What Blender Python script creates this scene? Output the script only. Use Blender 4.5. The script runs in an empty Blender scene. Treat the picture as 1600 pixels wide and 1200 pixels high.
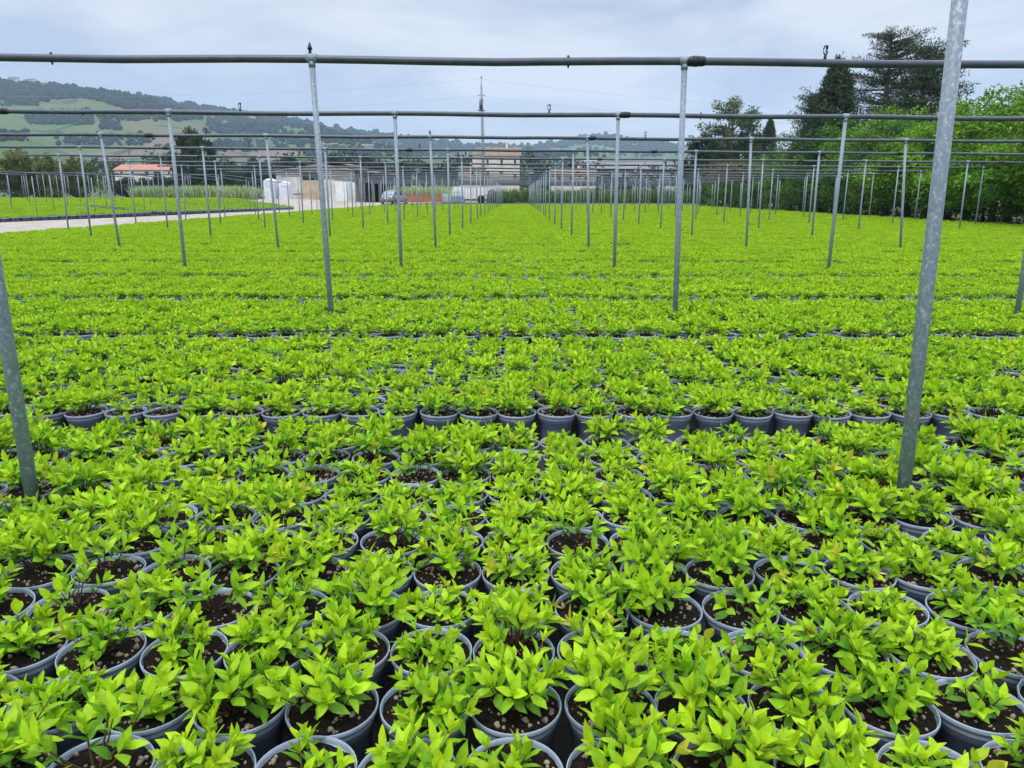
import bpy, math
import numpy as np
from mathutils import Vector, Matrix, Euler
R = math.radians
rng = np.random.default_rng(11)
SC = bpy.context.scene
COL = SC.collection

# ------------------------------------------------------------------ camera
H_CAM = 1.235
FPX = 1190.0
PITCH = math.atan((600 - 305) / FPX)
YAW = (808 - 800) / FPX
cam_d = bpy.data.cameras.new('camera')
cam = bpy.data.objects.new('camera', cam_d)
COL.objects.link(cam)
cam_d.sensor_width = 36
cam_d.lens = 36 * FPX / 1600
cam_d.clip_start = 0.05
cam_d.clip_end = 12000
cam.location = (0, 0, H_CAM)
cam.rotation_euler = Euler((R(90) - PITCH, 0, YAW), 'XYZ')
SC.camera = cam
CM = np.array(cam.rotation_euler.to_matrix())

def at(px, py, D):
    d = CM @ np.array([(px - 800) / FPX, -(py - 600) / FPX, -1.0])
    s = D / d[1]
    return d[0] * s, H_CAM + d[2] * s

def proj(P):
    q = (np.asarray(P, float) - np.array([0, 0, H_CAM])) @ CM
    w = np.maximum(-q[..., 2], 1e-3)
    return 800 + FPX * q[..., 0] / w, 600 - FPX * q[..., 1] / w, -q[..., 2]

def sstep(a, b, x):
    t = np.clip((np.asarray(x, float) - a) / (b - a), 0, 1)
    return t * t * (3 - 2 * t)

def plot_edge(y):
    return -24.0 + .17 * np.clip(np.asarray(y, float) - 34, -8, 32)

def gz(x, y):
    """height of the ground: the plot beyond the lane and the yard lie a little higher"""
    e = plot_edge(y)
    left = 0.80 * np.clip((np.asarray(y, float) - 26) / 42, 0, 1.0) * sstep(0, 1, (e + 1.0 - np.asarray(x, float)) / 7.0)
    yard = 0.36 * sstep(66, 92, y)
    return np.maximum(left, yard) * 1.0

# ------------------------------------------------------------------ materials
def base_mat(name):
    m = bpy.data.materials.new(name)
    m.use_nodes = True
    nt = m.node_tree
    b = nt.nodes['Principled BSDF']
    return m, nt, b

def mk(name, c1, c2=None, scale=8, rough=.7, metal=0, bump=0, bscale=None, detail=6, spec=.4, coord='Object', lo=.35, hi=.65):
    m, nt, b = base_mat(name)
    b.inputs['Roughness'].default_value = rough
    b.inputs['Metallic'].default_value = metal
    b.inputs['Specular IOR Level'].default_value = spec
    b.inputs['Base Color'].default_value = (*c1, 1)
    tc = nt.nodes.new('ShaderNodeTexCoord')
    if c2 is not None:
        n = nt.nodes.new('ShaderNodeTexNoise')
        n.inputs['Scale'].default_value = scale
        n.inputs['Detail'].default_value = detail
        nt.links.new(tc.outputs[coord], n.inputs['Vector'])
        r = nt.nodes.new('ShaderNodeValToRGB')
        r.color_ramp.elements[0].position = lo
        r.color_ramp.elements[1].position = hi
        r.color_ramp.elements[0].color = (*c1, 1)
        r.color_ramp.elements[1].color = (*c2, 1)
        nt.links.new(n.outputs['Fac'], r.inputs['Fac'])
        nt.links.new(r.outputs['Color'], b.inputs['Base Color'])
    if bump:
        n2 = nt.nodes.new('ShaderNodeTexNoise')
        n2.inputs['Scale'].default_value = bscale or scale * 3
        n2.inputs['Detail'].default_value = 5
        nt.links.new(tc.outputs[coord], n2.inputs['Vector'])
        bp = nt.nodes.new('ShaderNodeBump')
        bp.inputs['Strength'].default_value = bump
        bp.inputs['Distance'].default_value = .02
        nt.links.new(n2.outputs['Fac'], bp.inputs['Height'])
        nt.links.new(bp.outputs['Normal'], b.inputs['Normal'])
    return m

def leaf_mat(name, gain=(1, 1, 1), transl=.3, rough=.42, spec=.35, rnd=.12, mott=1.2):
    m, nt, b = base_mat(name)
    a = nt.nodes.new('ShaderNodeAttribute'); a.attribute_name = 'col'
    oi = nt.nodes.new('ShaderNodeObjectInfo')
    hsv = nt.nodes.new('ShaderNodeHueSaturation')
    mr = nt.nodes.new('ShaderNodeMapRange')
    mr.inputs['To Min'].default_value = 1 - rnd; mr.inputs['To Max'].default_value = 1 + rnd
    nt.links.new(oi.outputs['Random'], mr.inputs['Value'])
    nt.links.new(mr.outputs['Result'], hsv.inputs['Value'])
    mr2 = nt.nodes.new('ShaderNodeMapRange')
    mr2.inputs['To Min'].default_value = .5 + .09 * rnd; mr2.inputs['To Max'].default_value = .5 - .09 * rnd
    nt.links.new(oi.outputs['Random'], mr2.inputs['Value'])
    nt.links.new(mr2.outputs['Result'], hsv.inputs['Hue'])
    g = nt.nodes.new('ShaderNodeMix'); g.data_type = 'RGBA'; g.blend_type = 'MULTIPLY'
    g.inputs['Factor'].default_value = 1
    g.inputs['B'].default_value = (*gain, 1)
    tc = nt.nodes.new('ShaderNodeTexCoord'); nz = nt.nodes.new('ShaderNodeTexNoise')
    nz.inputs['Scale'].default_value = mott; nz.inputs['Detail'].default_value = 3
    nt.links.new(tc.outputs['Object'], nz.inputs['Vector'])
    m3 = nt.nodes.new('ShaderNodeMapRange'); m3.inputs['From Min'].default_value = .3; m3.inputs['From Max'].default_value = .7
    m3.inputs['To Min'].default_value = .86; m3.inputs['To Max'].default_value = 1.13
    nt.links.new(nz.outputs['Fac'], m3.inputs['Value'])
    mm = nt.nodes.new('ShaderNodeVectorMath'); mm.operation = 'SCALE'
    nt.links.new(a.outputs['Color'], mm.inputs[0]); nt.links.new(m3.outputs['Result'], mm.inputs['Scale'])
    nt.links.new(mm.outputs[0], hsv.inputs['Color'])
    nt.links.new(hsv.outputs['Color'], g.inputs['A'])
    nt.links.new(g.outputs['Result'], b.inputs['Base Color'])
    b.inputs['Roughness'].default_value = rough
    b.inputs['Specular IOR Level'].default_value = spec
    t = nt.nodes.new('ShaderNodeBsdfTranslucent')
    nt.links.new(g.outputs['Result'], t.inputs['Color'])
    mx = nt.nodes.new('ShaderNodeMixShader'); mx.inputs['Fac'].default_value = transl
    nt.links.new(b.outputs['BSDF'], mx.inputs[1]); nt.links.new(t.outputs['BSDF'], mx.inputs[2])
    out = nt.nodes['Material Output']
    nt.links.new(mx.outputs['Shader'], out.inputs['Surface'])
    return m

def galvanised():
    m, nt, b = base_mat('galvanised_steel')
    tc = nt.nodes.new('ShaderNodeTexCoord')
    mp = nt.nodes.new('ShaderNodeMapping'); mp.inputs['Scale'].default_value = (1, 1, .7)
    oi = nt.nodes.new('ShaderNodeObjectInfo')
    nt.links.new(tc.outputs['Object'], mp.inputs['Vector'])
    sc = nt.nodes.new('ShaderNodeVectorMath'); sc.operation = 'SCALE'; sc.inputs['Scale'].default_value = 1
    cmb = nt.nodes.new('ShaderNodeCombineXYZ')
    mul = nt.nodes.new('ShaderNodeMath'); mul.operation = 'MULTIPLY'; mul.inputs[1].default_value = 37
    nt.links.new(oi.outputs['Random'], mul.inputs[0]); nt.links.new(mul.outputs[0], cmb.inputs['Z'])
    nt.links.new(cmb.outputs[0], mp.inputs['Location'])
    n = nt.nodes.new('ShaderNodeTexNoise'); n.inputs['Scale'].default_value = 85; n.inputs['Detail'].default_value = 3
    n.inputs['Distortion'].default_value = .6
    nt.links.new(mp.outputs['Vector'], n.inputs['Vector'])
    r = nt.nodes.new('ShaderNodeValToRGB')
    e = r.color_ramp.elements
    e[0].position = .30; e[0].color = (.16, .205, .26, 1)
    e[1].position = .56; e[1].color = (.225, .28, .335, 1)
    k = e.new(.70); k.color = (.40, .47, .54, 1)
    nt.links.new(n.outputs['Fac'], r.inputs['Fac'])
    nt.links.new(r.outputs['Color'], b.inputs['Base Color'])
    b.inputs['Metallic'].default_value = .05; b.inputs['Roughness'].default_value = .5
    return m

M = {}
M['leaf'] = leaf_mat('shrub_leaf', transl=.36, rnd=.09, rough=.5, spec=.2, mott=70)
M['stem'] = mk('shrub_stem', (.07, .028, .018), (.10, .06, .025), 40, .7)
M['pot'] = mk('pot_plastic', (.135, .17, .25), (.19, .22, .285), 22, .42, 0, .0, spec=.5)
M['rim'] = mk('lit_rim_plastic', (.27, .325, .425), (.36, .415, .51), 22, .4, spec=.5)  # lighter than the pot body: light caught by the lip put into colour
M['soil'] = mk('potting_soil', (.007, .005, .004), (.022, .015, .010), 90, .95, 0, .9, 160, spec=.15)
M['grit'] = mk('pumice_grit', (.15, .11, .075), (.36, .30, .22), 60, .9)
M['galv'] = galvanised()
M['pipe'] = mk('dark_pipe_plastic', (.040, .052, .080), (.060, .075, .108), 9, .38, 0, spec=.5)
M['black'] = mk('black_plastic', (.012, .012, .014), None, rough=.5)
M['cloth'] = mk('woven_ground_cloth', (.010, .011, .012), (.022, .022, .022), 5, .85, 0, .3, 60)
M['gravel'] = mk('pale_gravel', (.27, .235, .195), (.41, .37, .32), 1.3, .95, 0, .8, 14, detail=10)
M['earth'] = mk('grassy_earth', (.055, .085, .022), (.13, .105, .06), .22, .95, 0, .6, 6, detail=10)
M['bark'] = mk('bark', (.045, .035, .025), (.09, .07, .05), 9, .9, 0, .8, 30)
M['crown'] = leaf_mat('tree_leaf', transl=.3, rnd=.10, rough=.6, spec=.14)
M['needle'] = leaf_mat('conifer_needle', transl=.05, rnd=.08, rough=.6, spec=.2)
M['reed'] = leaf_mat('reed_blade', transl=.2, rnd=.05, rough=.6, spec=.2)
M['wood_far'] = leaf_mat('far_wood_leaf', transl=0, rnd=0, rough=.9, spec=.1)

# ------------------------------------------------------------------ mesh builder
class MB:
    def __init__(s):
        s.V = []; s.C = []; s.L = []; s.N = []; s.Mi = []; s.n = 0; s.attr = {}
    def add(s, v, f, mat=0, col=None):
        v = np.asarray(v, float).reshape(-1, 3)
        if isinstance(f, np.ndarray):
            s.L.append((f + s.n).ravel()); s.N.append(np.full(len(f), f.shape[1])); s.Mi.append(np.full(len(f), mat))
        else:
            for q in f:
                s.L.append(np.asarray(q) + s.n)
            s.N.append(np.array([len(q) for q in f])); s.Mi.append(np.full(len(f), mat))
        c = np.ones((len(v), 3)) * .5 if col is None else np.broadcast_to(np.asarray(col, float), (len(v), 3))
        s.V.append(v); s.C.append(c); s.n += len(v)
        return s
    def box(s, x0, x1, y0, y1, z0, z1, mat=0, T=None, taper=0):
        t = taper
        v = np.array([(x0, y0, z0), (x1, y0, z0), (x1, y1, z0), (x0, y1, z0),
                      (x0 + t, y0 + t, z1), (x1 - t, y0 + t, z1), (x1 - t, y1 - t, z1), (x0 + t, y1 - t, z1)], float)
        if T is not None: v = v @ np.array(T)[:3, :3].T + np.array(T)[:3, 3]
        return s.add(v, np.array([(0, 3, 2, 1), (4, 5, 6, 7), (0, 1, 5, 4), (1, 2, 6, 5), (2, 3, 7, 6), (3, 0, 4, 7)]), mat)
    def prism(s, poly, y0, y1, mat=0):
        """polygon in x,z extruded along y"""
        n = len(poly)
        v = [(x, y0, z) for x, z in poly] + [(x, y1, z) for x, z in poly]
        f = [list(range(n)), list(range(2 * n - 1, n - 1, -1))]
        for i in range(n):
            j = (i + 1) % n
            f.append([j, i, n + i, n + j])
        return s.add(v, f, mat)
    def tube(s, pts, rad, n=10, mat=0, cap=True, col=None):
        pts = np.asarray(pts, float); k = len(pts)
        rad = np.broadcast_to(np.asarray(rad, float), (k,))
        tan = np.gradient(pts, axis=0); tan /= np.linalg.norm(tan, axis=1)[:, None] + 1e-12
        ref = np.array([0, 0, 1.0]) if abs(tan[:, 2]).mean() < .8 else np.array([0, 1.0, 0])
        a = np.cross(tan, ref); a /= np.linalg.norm(a, axis=1)[:, None] + 1e-12
        b = np.cross(tan, a)
        th = np.linspace(0, 2 * np.pi, n, endpoint=False)
        v = pts[:, None] + rad[:, None, None] * (np.cos(th)[None, :, None] * a[:, None] + np.sin(th)[None, :, None] * b[:, None])
        f = []
        i = np.arange(n); j = (i + 1) % n
        for r in range(k - 1):
            f.append(np.stack([r * n + i, r * n + j, (r + 1) * n + j, (r + 1) * n + i], 1)[:, ::-1])
        s.add(v.reshape(-1, 3), np.concatenate(f), mat, col)
        if cap:
            base = s.n - k * n
            s.L.append(base + i); s.L.append(base + (k - 1) * n + i[::-1])
            s.N.append(np.array([n, n])); s.Mi.append(np.array([mat, mat]))
        return s
    def lathe(s, prof, n=24, mat=0, close=False):
        k = len(prof); th = np.linspace(0, 2 * np.pi, n, endpoint=False)
        v = np.array([[(r * math.cos(t), r * math.sin(t), z) for t in th] for r, z in prof]).reshape(-1, 3)
        i = np.arange(n); j = (i + 1) % n
        f = [np.stack([r * n + i, r * n + j, (r + 1) * n + j, (r + 1) * n + i], 1) for r in range(k - 1)]
        if close: f.append(np.stack([(k - 1) * n + i, (k - 1) * n + j, j, i], 1))
        return s.add(v, np.concatenate(f), mat)
    def merge(s, o, T=None, matmap=None):
        V = np.concatenate(o.V)
        if T is not None: V = V @ np.array(T)[:3, :3].T + np.array(T)[:3, 3]
        s.V.append(V); s.C.append(np.concatenate(o.C)); s.L.append(np.concatenate(o.L) + s.n)
        s.N.append(np.concatenate(o.N)); mi = np.concatenate(o.Mi)
        s.Mi.append(mi if matmap is None else np.asarray(matmap)[mi]); s.n += len(V)
        return s
    def mesh(s, name, mats, smooth=True):
        me = bpy.data.meshes.new(name)
        V = np.concatenate(s.V) if s.V else np.zeros((0, 3))
        me.vertices.add(len(V)); me.vertices.foreach_set('co', V.astype(np.float32).ravel())
        if s.L:
            L = np.concatenate(s.L).astype(np.int32); N = np.concatenate(s.N).astype(np.int32)
            me.loops.add(len(L)); me.loops.foreach_set('vertex_index', L)
            me.polygons.add(len(N))
            me.polygons.foreach_set('loop_start', np.concatenate([[0], np.cumsum(N)[:-1]]).astype(np.int32))
            me.polygons.foreach_set('loop_total', N)
            me.polygons.foreach_set('material_index', np.concatenate(s.Mi).astype(np.int32))
            me.polygons.foreach_set('use_smooth', np.full(len(N), smooth, dtype=bool))
        ca = me.attributes.new('col', 'FLOAT_COLOR', 'POINT')
        C = np.concatenate(s.C) if s.C else np.zeros((0, 3))
        ca.data.foreach_set('color', np.concatenate([C, np.ones((len(C), 1))], 1).astype(np.float32).ravel())
        for m in mats: me.materials.append(m)
        me.update(calc_edges=True); me.validate()
        return me
    def build(s, name, mats, parent=None, smooth=False, loc=None):
        if not isinstance(mats, (list, tuple)): mats = [mats]
        return link(name, s.mesh(name, mats, smooth), parent, loc)

def link(name, data, parent=None, loc=None, rz=None):
    o = bpy.data.objects.new(name, data); COL.objects.link(o)
    if parent is not None: o.parent = parent
    if loc is not None: o.location = loc
    if rz is not None: o.rotation_euler = (0, 0, rz)
    return o

def tag(o, label=None, cat=None, group=None, kind=None):
    if label: o['label'] = label
    if cat: o['category'] = cat
    if group: o['group'] = group
    if kind: o['kind'] = kind
    return o

def thing(name, label, cat, loc=(0, 0, 0), rz=0, group=None):
    o = link(name, None, None, loc, rz)
    o.empty_display_size = .2
    return tag(o, label, cat, group)

ORD = ['first', 'second', 'third', 'fourth', 'fifth', 'sixth', 'seventh', 'eighth', 'ninth', 'tenth', 'eleventh', 'twelfth', 'thirteenth',
       'fourteenth', 'fifteenth', 'sixteenth', 'seventeenth', 'eighteenth', 'nineteenth', 'twentieth', 'twenty-first', 'twenty-second',
       'twenty-third', 'twenty-fourth', 'twenty-fifth', 'twenty-sixth', 'twenty-seventh', 'twenty-eighth', 'twenty-ninth', 'thirtieth']

# ------------------------------------------------------------------ leaves
def leaf_template(kind):
    if kind == 0:      # full leaf: folded blade with pointed tip
        ts = [0, .17, .40, .64, .86, 1]; hw = [0, .30, .5, .455, .20, 0]
        P = [(0, 0, 0)]
        for t, w in zip(ts[1:5], hw[1:5]): P += [(t, -w, 1), (t, 0, 0), (t, w, 1)]
        P.append((1, 0, 0))
        F = [(0, 2, 1), (0, 3, 2)]
        for r in range(3):
            a = 1 + 3 * r; b = a + 3
            F += [(a, a + 1, b + 1), (a, b + 1, b), (a + 1, a + 2, b + 2), (a + 1, b + 2, b + 1)]
        F += [(10, 11, 13), (11, 12, 13)]
        return np.array(P, float), np.array(F)
    if kind == 1:
        P = [(0, 0, 0), (.48, -.56, 1), (.48, 0, 0), (.48, .56, 1), (1, 0, 0)]
        return np.array(P, float), np.array([(0, 2, 1), (0, 3, 2), (1, 2, 4), (2, 3, 4)])
    P = [(0, 0, 0), (.45, -.5, 1), (1, 0, 0), (.45, .5, 1)]
    return np.array(P, float), np.array([(0, 2, 1), (0, 3, 2)])
TPL = [leaf_template(k) for k in range(3)]

def add_leaves(mb, kind, P, A, Nn, L, Wd, fold, curl, col, mat=0, wave=0):
    """P base points, A axis directions, Nn approximate upper-side normals"""
    T, F = TPL[kind]
    n = len(P)
    A = A / (np.linalg.norm(A, axis=1)[:, None] + 1e-9)
    S = np.cross(A, Nn); S /= np.linalg.norm(S, axis=1)[:, None] + 1e-9
    U = np.cross(S, A)
    t, w, e = T[:, 0], T[:, 1], T[:, 2]
    up = (np.abs(w) * fold[:, None] * Wd[:, None]) - curl[:, None] * (t ** 2)[None] * L[:, None]
    if wave: up = up + rng.normal(0, wave, (n, len(t))) * L[:, None] * (e[None] > 0)
    V = P[:, None] + (t[None] * L[:, None])[..., None] * A[:, None] + (w[None] * Wd[:, None])[..., None] * S[:, None] + up[..., None] * U[:, None]
    idx = (np.arange(n) * len(t))[:, None, None] + F[None]
    C = np.repeat(col[:, None], len(t), 1)
    if kind == 0:
        C = C * (1 + .10 * (e[None, :, None] == 0) * (t[None, :, None] < .9))
    mb.add(V.reshape(-1, 3), idx.reshape(-1, 3), mat, C.reshape(-1, 3))

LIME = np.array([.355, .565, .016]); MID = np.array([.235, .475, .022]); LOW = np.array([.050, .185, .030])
YEL = np.array([.52, .54, .04]); CREAM = np.array([.74, .58, .30]); BUD = np.array([.46, .25, .07]); 

def shrub(g, lod=0, z0=.156, special=None, thin=False):
    """returns (foliage MB, stems MB); shoots with opposite pairs of pointed leaves"""
    fo, st = MB(), MB()
    P, A, N, L, W, fold, curl, C = [], [], [], [], [], [], [], []
    ns = int(g.integers(16, 21)) if lod < 2 else 11
    if thin: ns = 7
    off = g.normal(0, .009, 2)
    for i in range(ns):
        ph = 2 * math.pi * (i * .618 + g.uniform(-.1, .1))
        rr = math.sqrt((i + .5) / ns)
        th = R(67) * rr * g.uniform(.75, 1.15)
        ln = g.uniform(.046, .070) * (1 + .20 * rr)
        if g.random() < .12: ln *= 1.25
        b = np.array([off[0] + .02 * rr * math.cos(ph), off[1] + .02 * rr * math.sin(ph), z0])
        d = np.array([math.sin(th) * math.cos(ph), math.sin(th) * math.sin(ph), math.cos(th)])
        mid = b + d * ln * .5; tip = b + d * ln + np.array([0, 0, .018 * rr])
        if lod == 0: st.tube([b, mid, tip], [.0022, .0018, .0010], 5, 0, False)
        nodes = (3 + (i % 3 == 0)) if lod < 2 else 2
        roll = g.uniform(0, math.pi)
        tipcol = LIME * g.uniform(.92, 1.08) * g.uniform(.95, 1.05, 3) * np.array([1, 1, 1])
        if g.random() < .022: tipcol = YEL * g.uniform(.8, 1.1)
        for k in range(nodes):
            f = (k + 1) / nodes
            q = b + (tip - b) * (.22 + .78 * f)
            ax = (tip - b) / np.linalg.norm(tip - b)
            e1 = np.cross(ax, [0.2, .1, 1]); e1 /= np.linalg.norm(e1) + 1e-9
            e2 = np.cross(ax, e1)
            roll += math.pi / 2 + g.uniform(-.3, .3)
            for sgn in (0, math.pi):
                if k == 0 and g.random() < .3: continue
                aa = roll + sgn + g.uniform(-.25, .25)
                out = math.cos(aa) * e1 + math.sin(aa) * e2
                spread = R(72 - 38 * f + g.normal(0, 9))
                da = math.cos(spread) * ax + math.sin(spread) * out
                da[2] = max(da[2], -.25) + .05
                ll = g.uniform(.034, .052) * (1.05 if k == 1 else .95)
                P.append(q); A.append(da); N.append(ax - .35 * out + np.array([0, 0, .25]))
                L.append(ll); W.append(ll * g.uniform(.37, .46)); fold.append(g.uniform(.15, .55)); curl.append(g.uniform(.0, .28))
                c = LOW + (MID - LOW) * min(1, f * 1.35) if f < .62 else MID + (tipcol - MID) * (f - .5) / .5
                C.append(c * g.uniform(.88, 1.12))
        # the bud: two small upright leaves
        for sgn in (0, math.pi):
            aa = roll + 1.57 + sgn
            out = math.cos(aa) * e1 + math.sin(aa) * e2
            P.append(tip); A.append(ax + .30 * out); N.append(-out); ll = g.uniform(.018, .032)
            L.append(ll); W.append(ll * .36); fold.append(.6); curl.append(.05)
            C.append((BUD if g.random() < .014 else (tipcol * np.array([1.12, 1.02, 1]))) * g.uniform(.85, 1.1))
    if special is not None:        # a pale seedling at the edge of the pot
        b = np.array([.062 * math.cos(special), .062 * math.sin(special), z0]); t = b + [0, 0, .035]
        st.tube([b, t], [.0015, .001], 5, 0, False)
        for k in range(5):
            a = k * 1.26
            P.append(t); A.append(np.array([math.cos(a), math.sin(a), .5])); N.append(np.array([0, 0, 1.]))
            L.append(.028); W.append(.011); fold.append(.4); curl.append(.2); C.append(CREAM)
    arr = [np.array(q, float) for q in (P, A, N, L, W, fold, curl, C)]
    if lod == 2:
        arr[3] *= 1.2; arr[4] *= 1.35
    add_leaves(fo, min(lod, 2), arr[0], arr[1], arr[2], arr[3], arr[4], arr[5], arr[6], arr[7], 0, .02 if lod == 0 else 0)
    return fo, st

PIT = .1985
RP = .0985
def pot_mb(n=32):
    m = MB()
    m.lathe([(.070, 0), (.0735, .012), (.086, .118), (.0885, .120), (.0905, .150)], n)
    th = np.arange(n)
    m.add([(.070 * math.cos(2 * math.pi * k / n), .070 * math.sin(2 * math.pi * k / n), 0) for k in range(n)], [list(range(n))[::-1]])
    return m
def rim_mb(n=40):
    m = MB()
    m.lathe([(.0905, .1502), (.0970, .1515), (RP, .1560), (RP, .1625), (.0975, .1648), (.0958, .1642), (.0945, .155), (.0920, .138)], n)
    return m
def soil_mb(g, n=24, grit=26):
    m = MB()
    rs = [0, .03, .06, .0930]
    V = [(0, 0, .157 + g.normal(0, .002))]
    for r in rs[1:]:
        for k in range(n):
            V.append((r * math.cos(2 * math.pi * k / n), r * math.sin(2 * math.pi * k / n), .1555 + g.normal(0, .0022) - (.003 if r > .08 else 0)))
    F = [(0, 1 + k, 1 + (k + 1) % n) for k in range(n)]
    for q in range(2):
        a, b = 1 + q * n, 1 + (q + 1) * n
        F += [(a + k, b + k, b + (k + 1) % n, a + (k + 1) % n) for k in range(n)]
    m.add(V, F, 0)
    return m
def pebble(mb, p, r, g, mat):
    ph = (1 + 5 ** .5) / 2
    v = np.array([(-1, ph, 0), (1, ph, 0), (-1, -ph, 0), (1, -ph, 0), (0, -1, ph), (0, 1, ph), (0, -1, -ph), (0, 1, -ph), (ph, 0, -1), (ph, 0, 1), (-ph, 0, -1), (-ph, 0, 1)]) / 1.9
    v = v * (r * g.uniform(.75, 1.3, (12, 1))) * g.uniform(.7, 1.2, 3)
    f = np.array([(0, 11, 5), (0, 5, 1), (0, 1, 7), (0, 7, 10), (0, 10, 11), (1, 5, 9), (5, 11, 4), (11, 10, 2), (10, 7, 6), (7, 1, 8), (3, 9, 4), (3, 4, 2), (3, 2, 6), (3, 6, 8), (3, 8, 9), (4, 9, 5), (2, 4, 11), (6, 2, 10), (8, 6, 7), (9, 8, 1)])
    mb.add(v + np.asarray(p), f, mat)
def grit_mb(g, n=42):
    m = MB()
    for _ in range(n):
        r = .084 * math.sqrt(g.random()); a = g.uniform(0, 6.283)
        pebble(m, (r * math.cos(a), r * math.sin(a), .157), abs(g.normal(0, .0026)) + .0018, g, 0)
    return m

NV = 18
gv = np.random.default_rng(5)
FOL, STM = [], []
for i in range(NV):
    f_, s_ = shrub(gv, 0, special=(gv.uniform(0, 6.28) if i in (4, 9) else None), thin=(i in (6, 13)))
    FOL.append(f_); STM.append(s_)
pot_me = pot_mb().mesh('pot', [M['pot']]); rim_me = rim_mb().mesh('rim', [M['rim']])
SOILS = [(soil_mb(gv), grit_mb(gv)) for _ in range(5)]
soil_me = [MB().merge(a).merge(b, None, [1]).mesh('soil', [M['soil'], M['grit']]) for a, b in SOILS]
fol_me = [m.mesh('foliage', [M['leaf']]) for m in FOL]
stm_me = [m.mesh('stems', [M['stem']]) for m in STM]

# ------------------------------------------------------------------ layout of frames and beds
SROW = 4.21
D0 = 2.347
NROW = 21
WCOL = 15 * PIT
XMID = -.16
X_L, X_R = -13.9, 17.3
rows_feet = {0: ([47, 1413], [-32, 1500]), 1: ([517, 1055, 1590], [487, 1070, 1651]), 2: ([289, 627, 960, 1295], [264, 617, 966, 1322]),
             3: ([187, 435, 681, 920, 1166, 1407], [158, 416, 672, 918, 1174, 1416])}
def pipe_z(x): return 2.285 - .0075 * np.clip(np.asarray(x, float), -14, 18)
frames = []          # (D, [(xf, xt)], x0, x1)
for k in range(NROW):
    D = D0 + k * SROW + (PIT if k == 0 else 0)
    posts = []
    if k in rows_feet:
        for a, b in zip(*rows_feet[k]):
            ya = {0: 755, 1: 485, 2: 415, 3: 386}[k]; yb = {0: 0, 1: 92, 2: 179, 3: 216}[k]
            xf, zf = at(a, ya, D); xt, zt = at(b, yb, D)
            if k == 0 and a == 47: xt, zt = at(0, 470, D)
            sl = (xt - xf) / (zt - zf)
            posts.append((xf - sl * zf, xf - sl * zf + sl * 2.28))
    else:
        for n in range(-5, 6):
            if XMID + (n + .5) * WCOL < X_R:
                x = XMID + (n + .5) * WCOL + rng.normal(0, .02)
                posts.append((x, x + rng.normal(0, .012)))
    while posts[0][0] > -12.5:
        posts.insert(0, (posts[0][0] - WCOL, posts[0][1] - WCOL + rng.normal(0, .01)))
    while posts[-1][0] < 13.4:
        posts.append((posts[-1][0] + WCOL, posts[-1][1] + WCOL + rng.normal(0, .01)))
    frames.append((D, posts, posts[0][0] - .95 + rng.uniform(-.4, .3), min(posts[-1][0] + .9, 16.9)))

post_xy = np.array([(p[0], D) for D, ps, a, b in frames for p in ps])

pots = []
bed = 0
last = D0 + 4.5 * PIT - .03            # last row of the nearest bed
rows = [(last - j * PIT, 0, j) for j in range(13)]
bf = D0 + SROW / 2 - 4 * PIT + .05
nb = 1
while bf < 87.5:
    rows += [(bf + j * (PIT if nb < 2 else .192), nb, j) for j in range(9)]
    nb += 1; bf += SROW / 2
XB = -.102
for (y, b, j) in rows:
    if y < .85: continue
    wob = rng.normal(0, .003)
    n0 = int((X_L - XB) / PIT); n1 = int((X_R - XB) / PIT)
    for n in range(n0, n1 + 1):
        pots.append((XB + (n + .5) * PIT + wob, y, b, j, n))
pots = np.array(pots)
jit = np.clip(rng.normal(0, .0008, (len(pots), 2)), -.0015, .0015)
pots[:, :2] += jit
# pots stand clear of the posts
keep = np.ones(len(pots), bool)
for i, p in enumerate(pots):
    dd = post_xy - p[:2]; q = np.hypot(*dd.T); k_ = q.argmin(); need = RP + .026
    if q[k_] < need:
        if q[k_] < .055: keep[i] = False
        else: pots[i, :2] -= dd[k_] / q[k_] * (need - q[k_])
pots = pots[keep]
dist = np.hypot(pots[:, 0], pots[:, 1])
px, py, dep = proj(np.c_[pots[:, 0], pots[:, 1], np.full(len(pots), .18)])
inview = (px > -45) & (px < 1645) & (py < 1255)
order = np.argsort(np.where(inview, dep, 1e9))
single = np.zeros(len(pots), bool); single[order[:300]] = True

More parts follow.
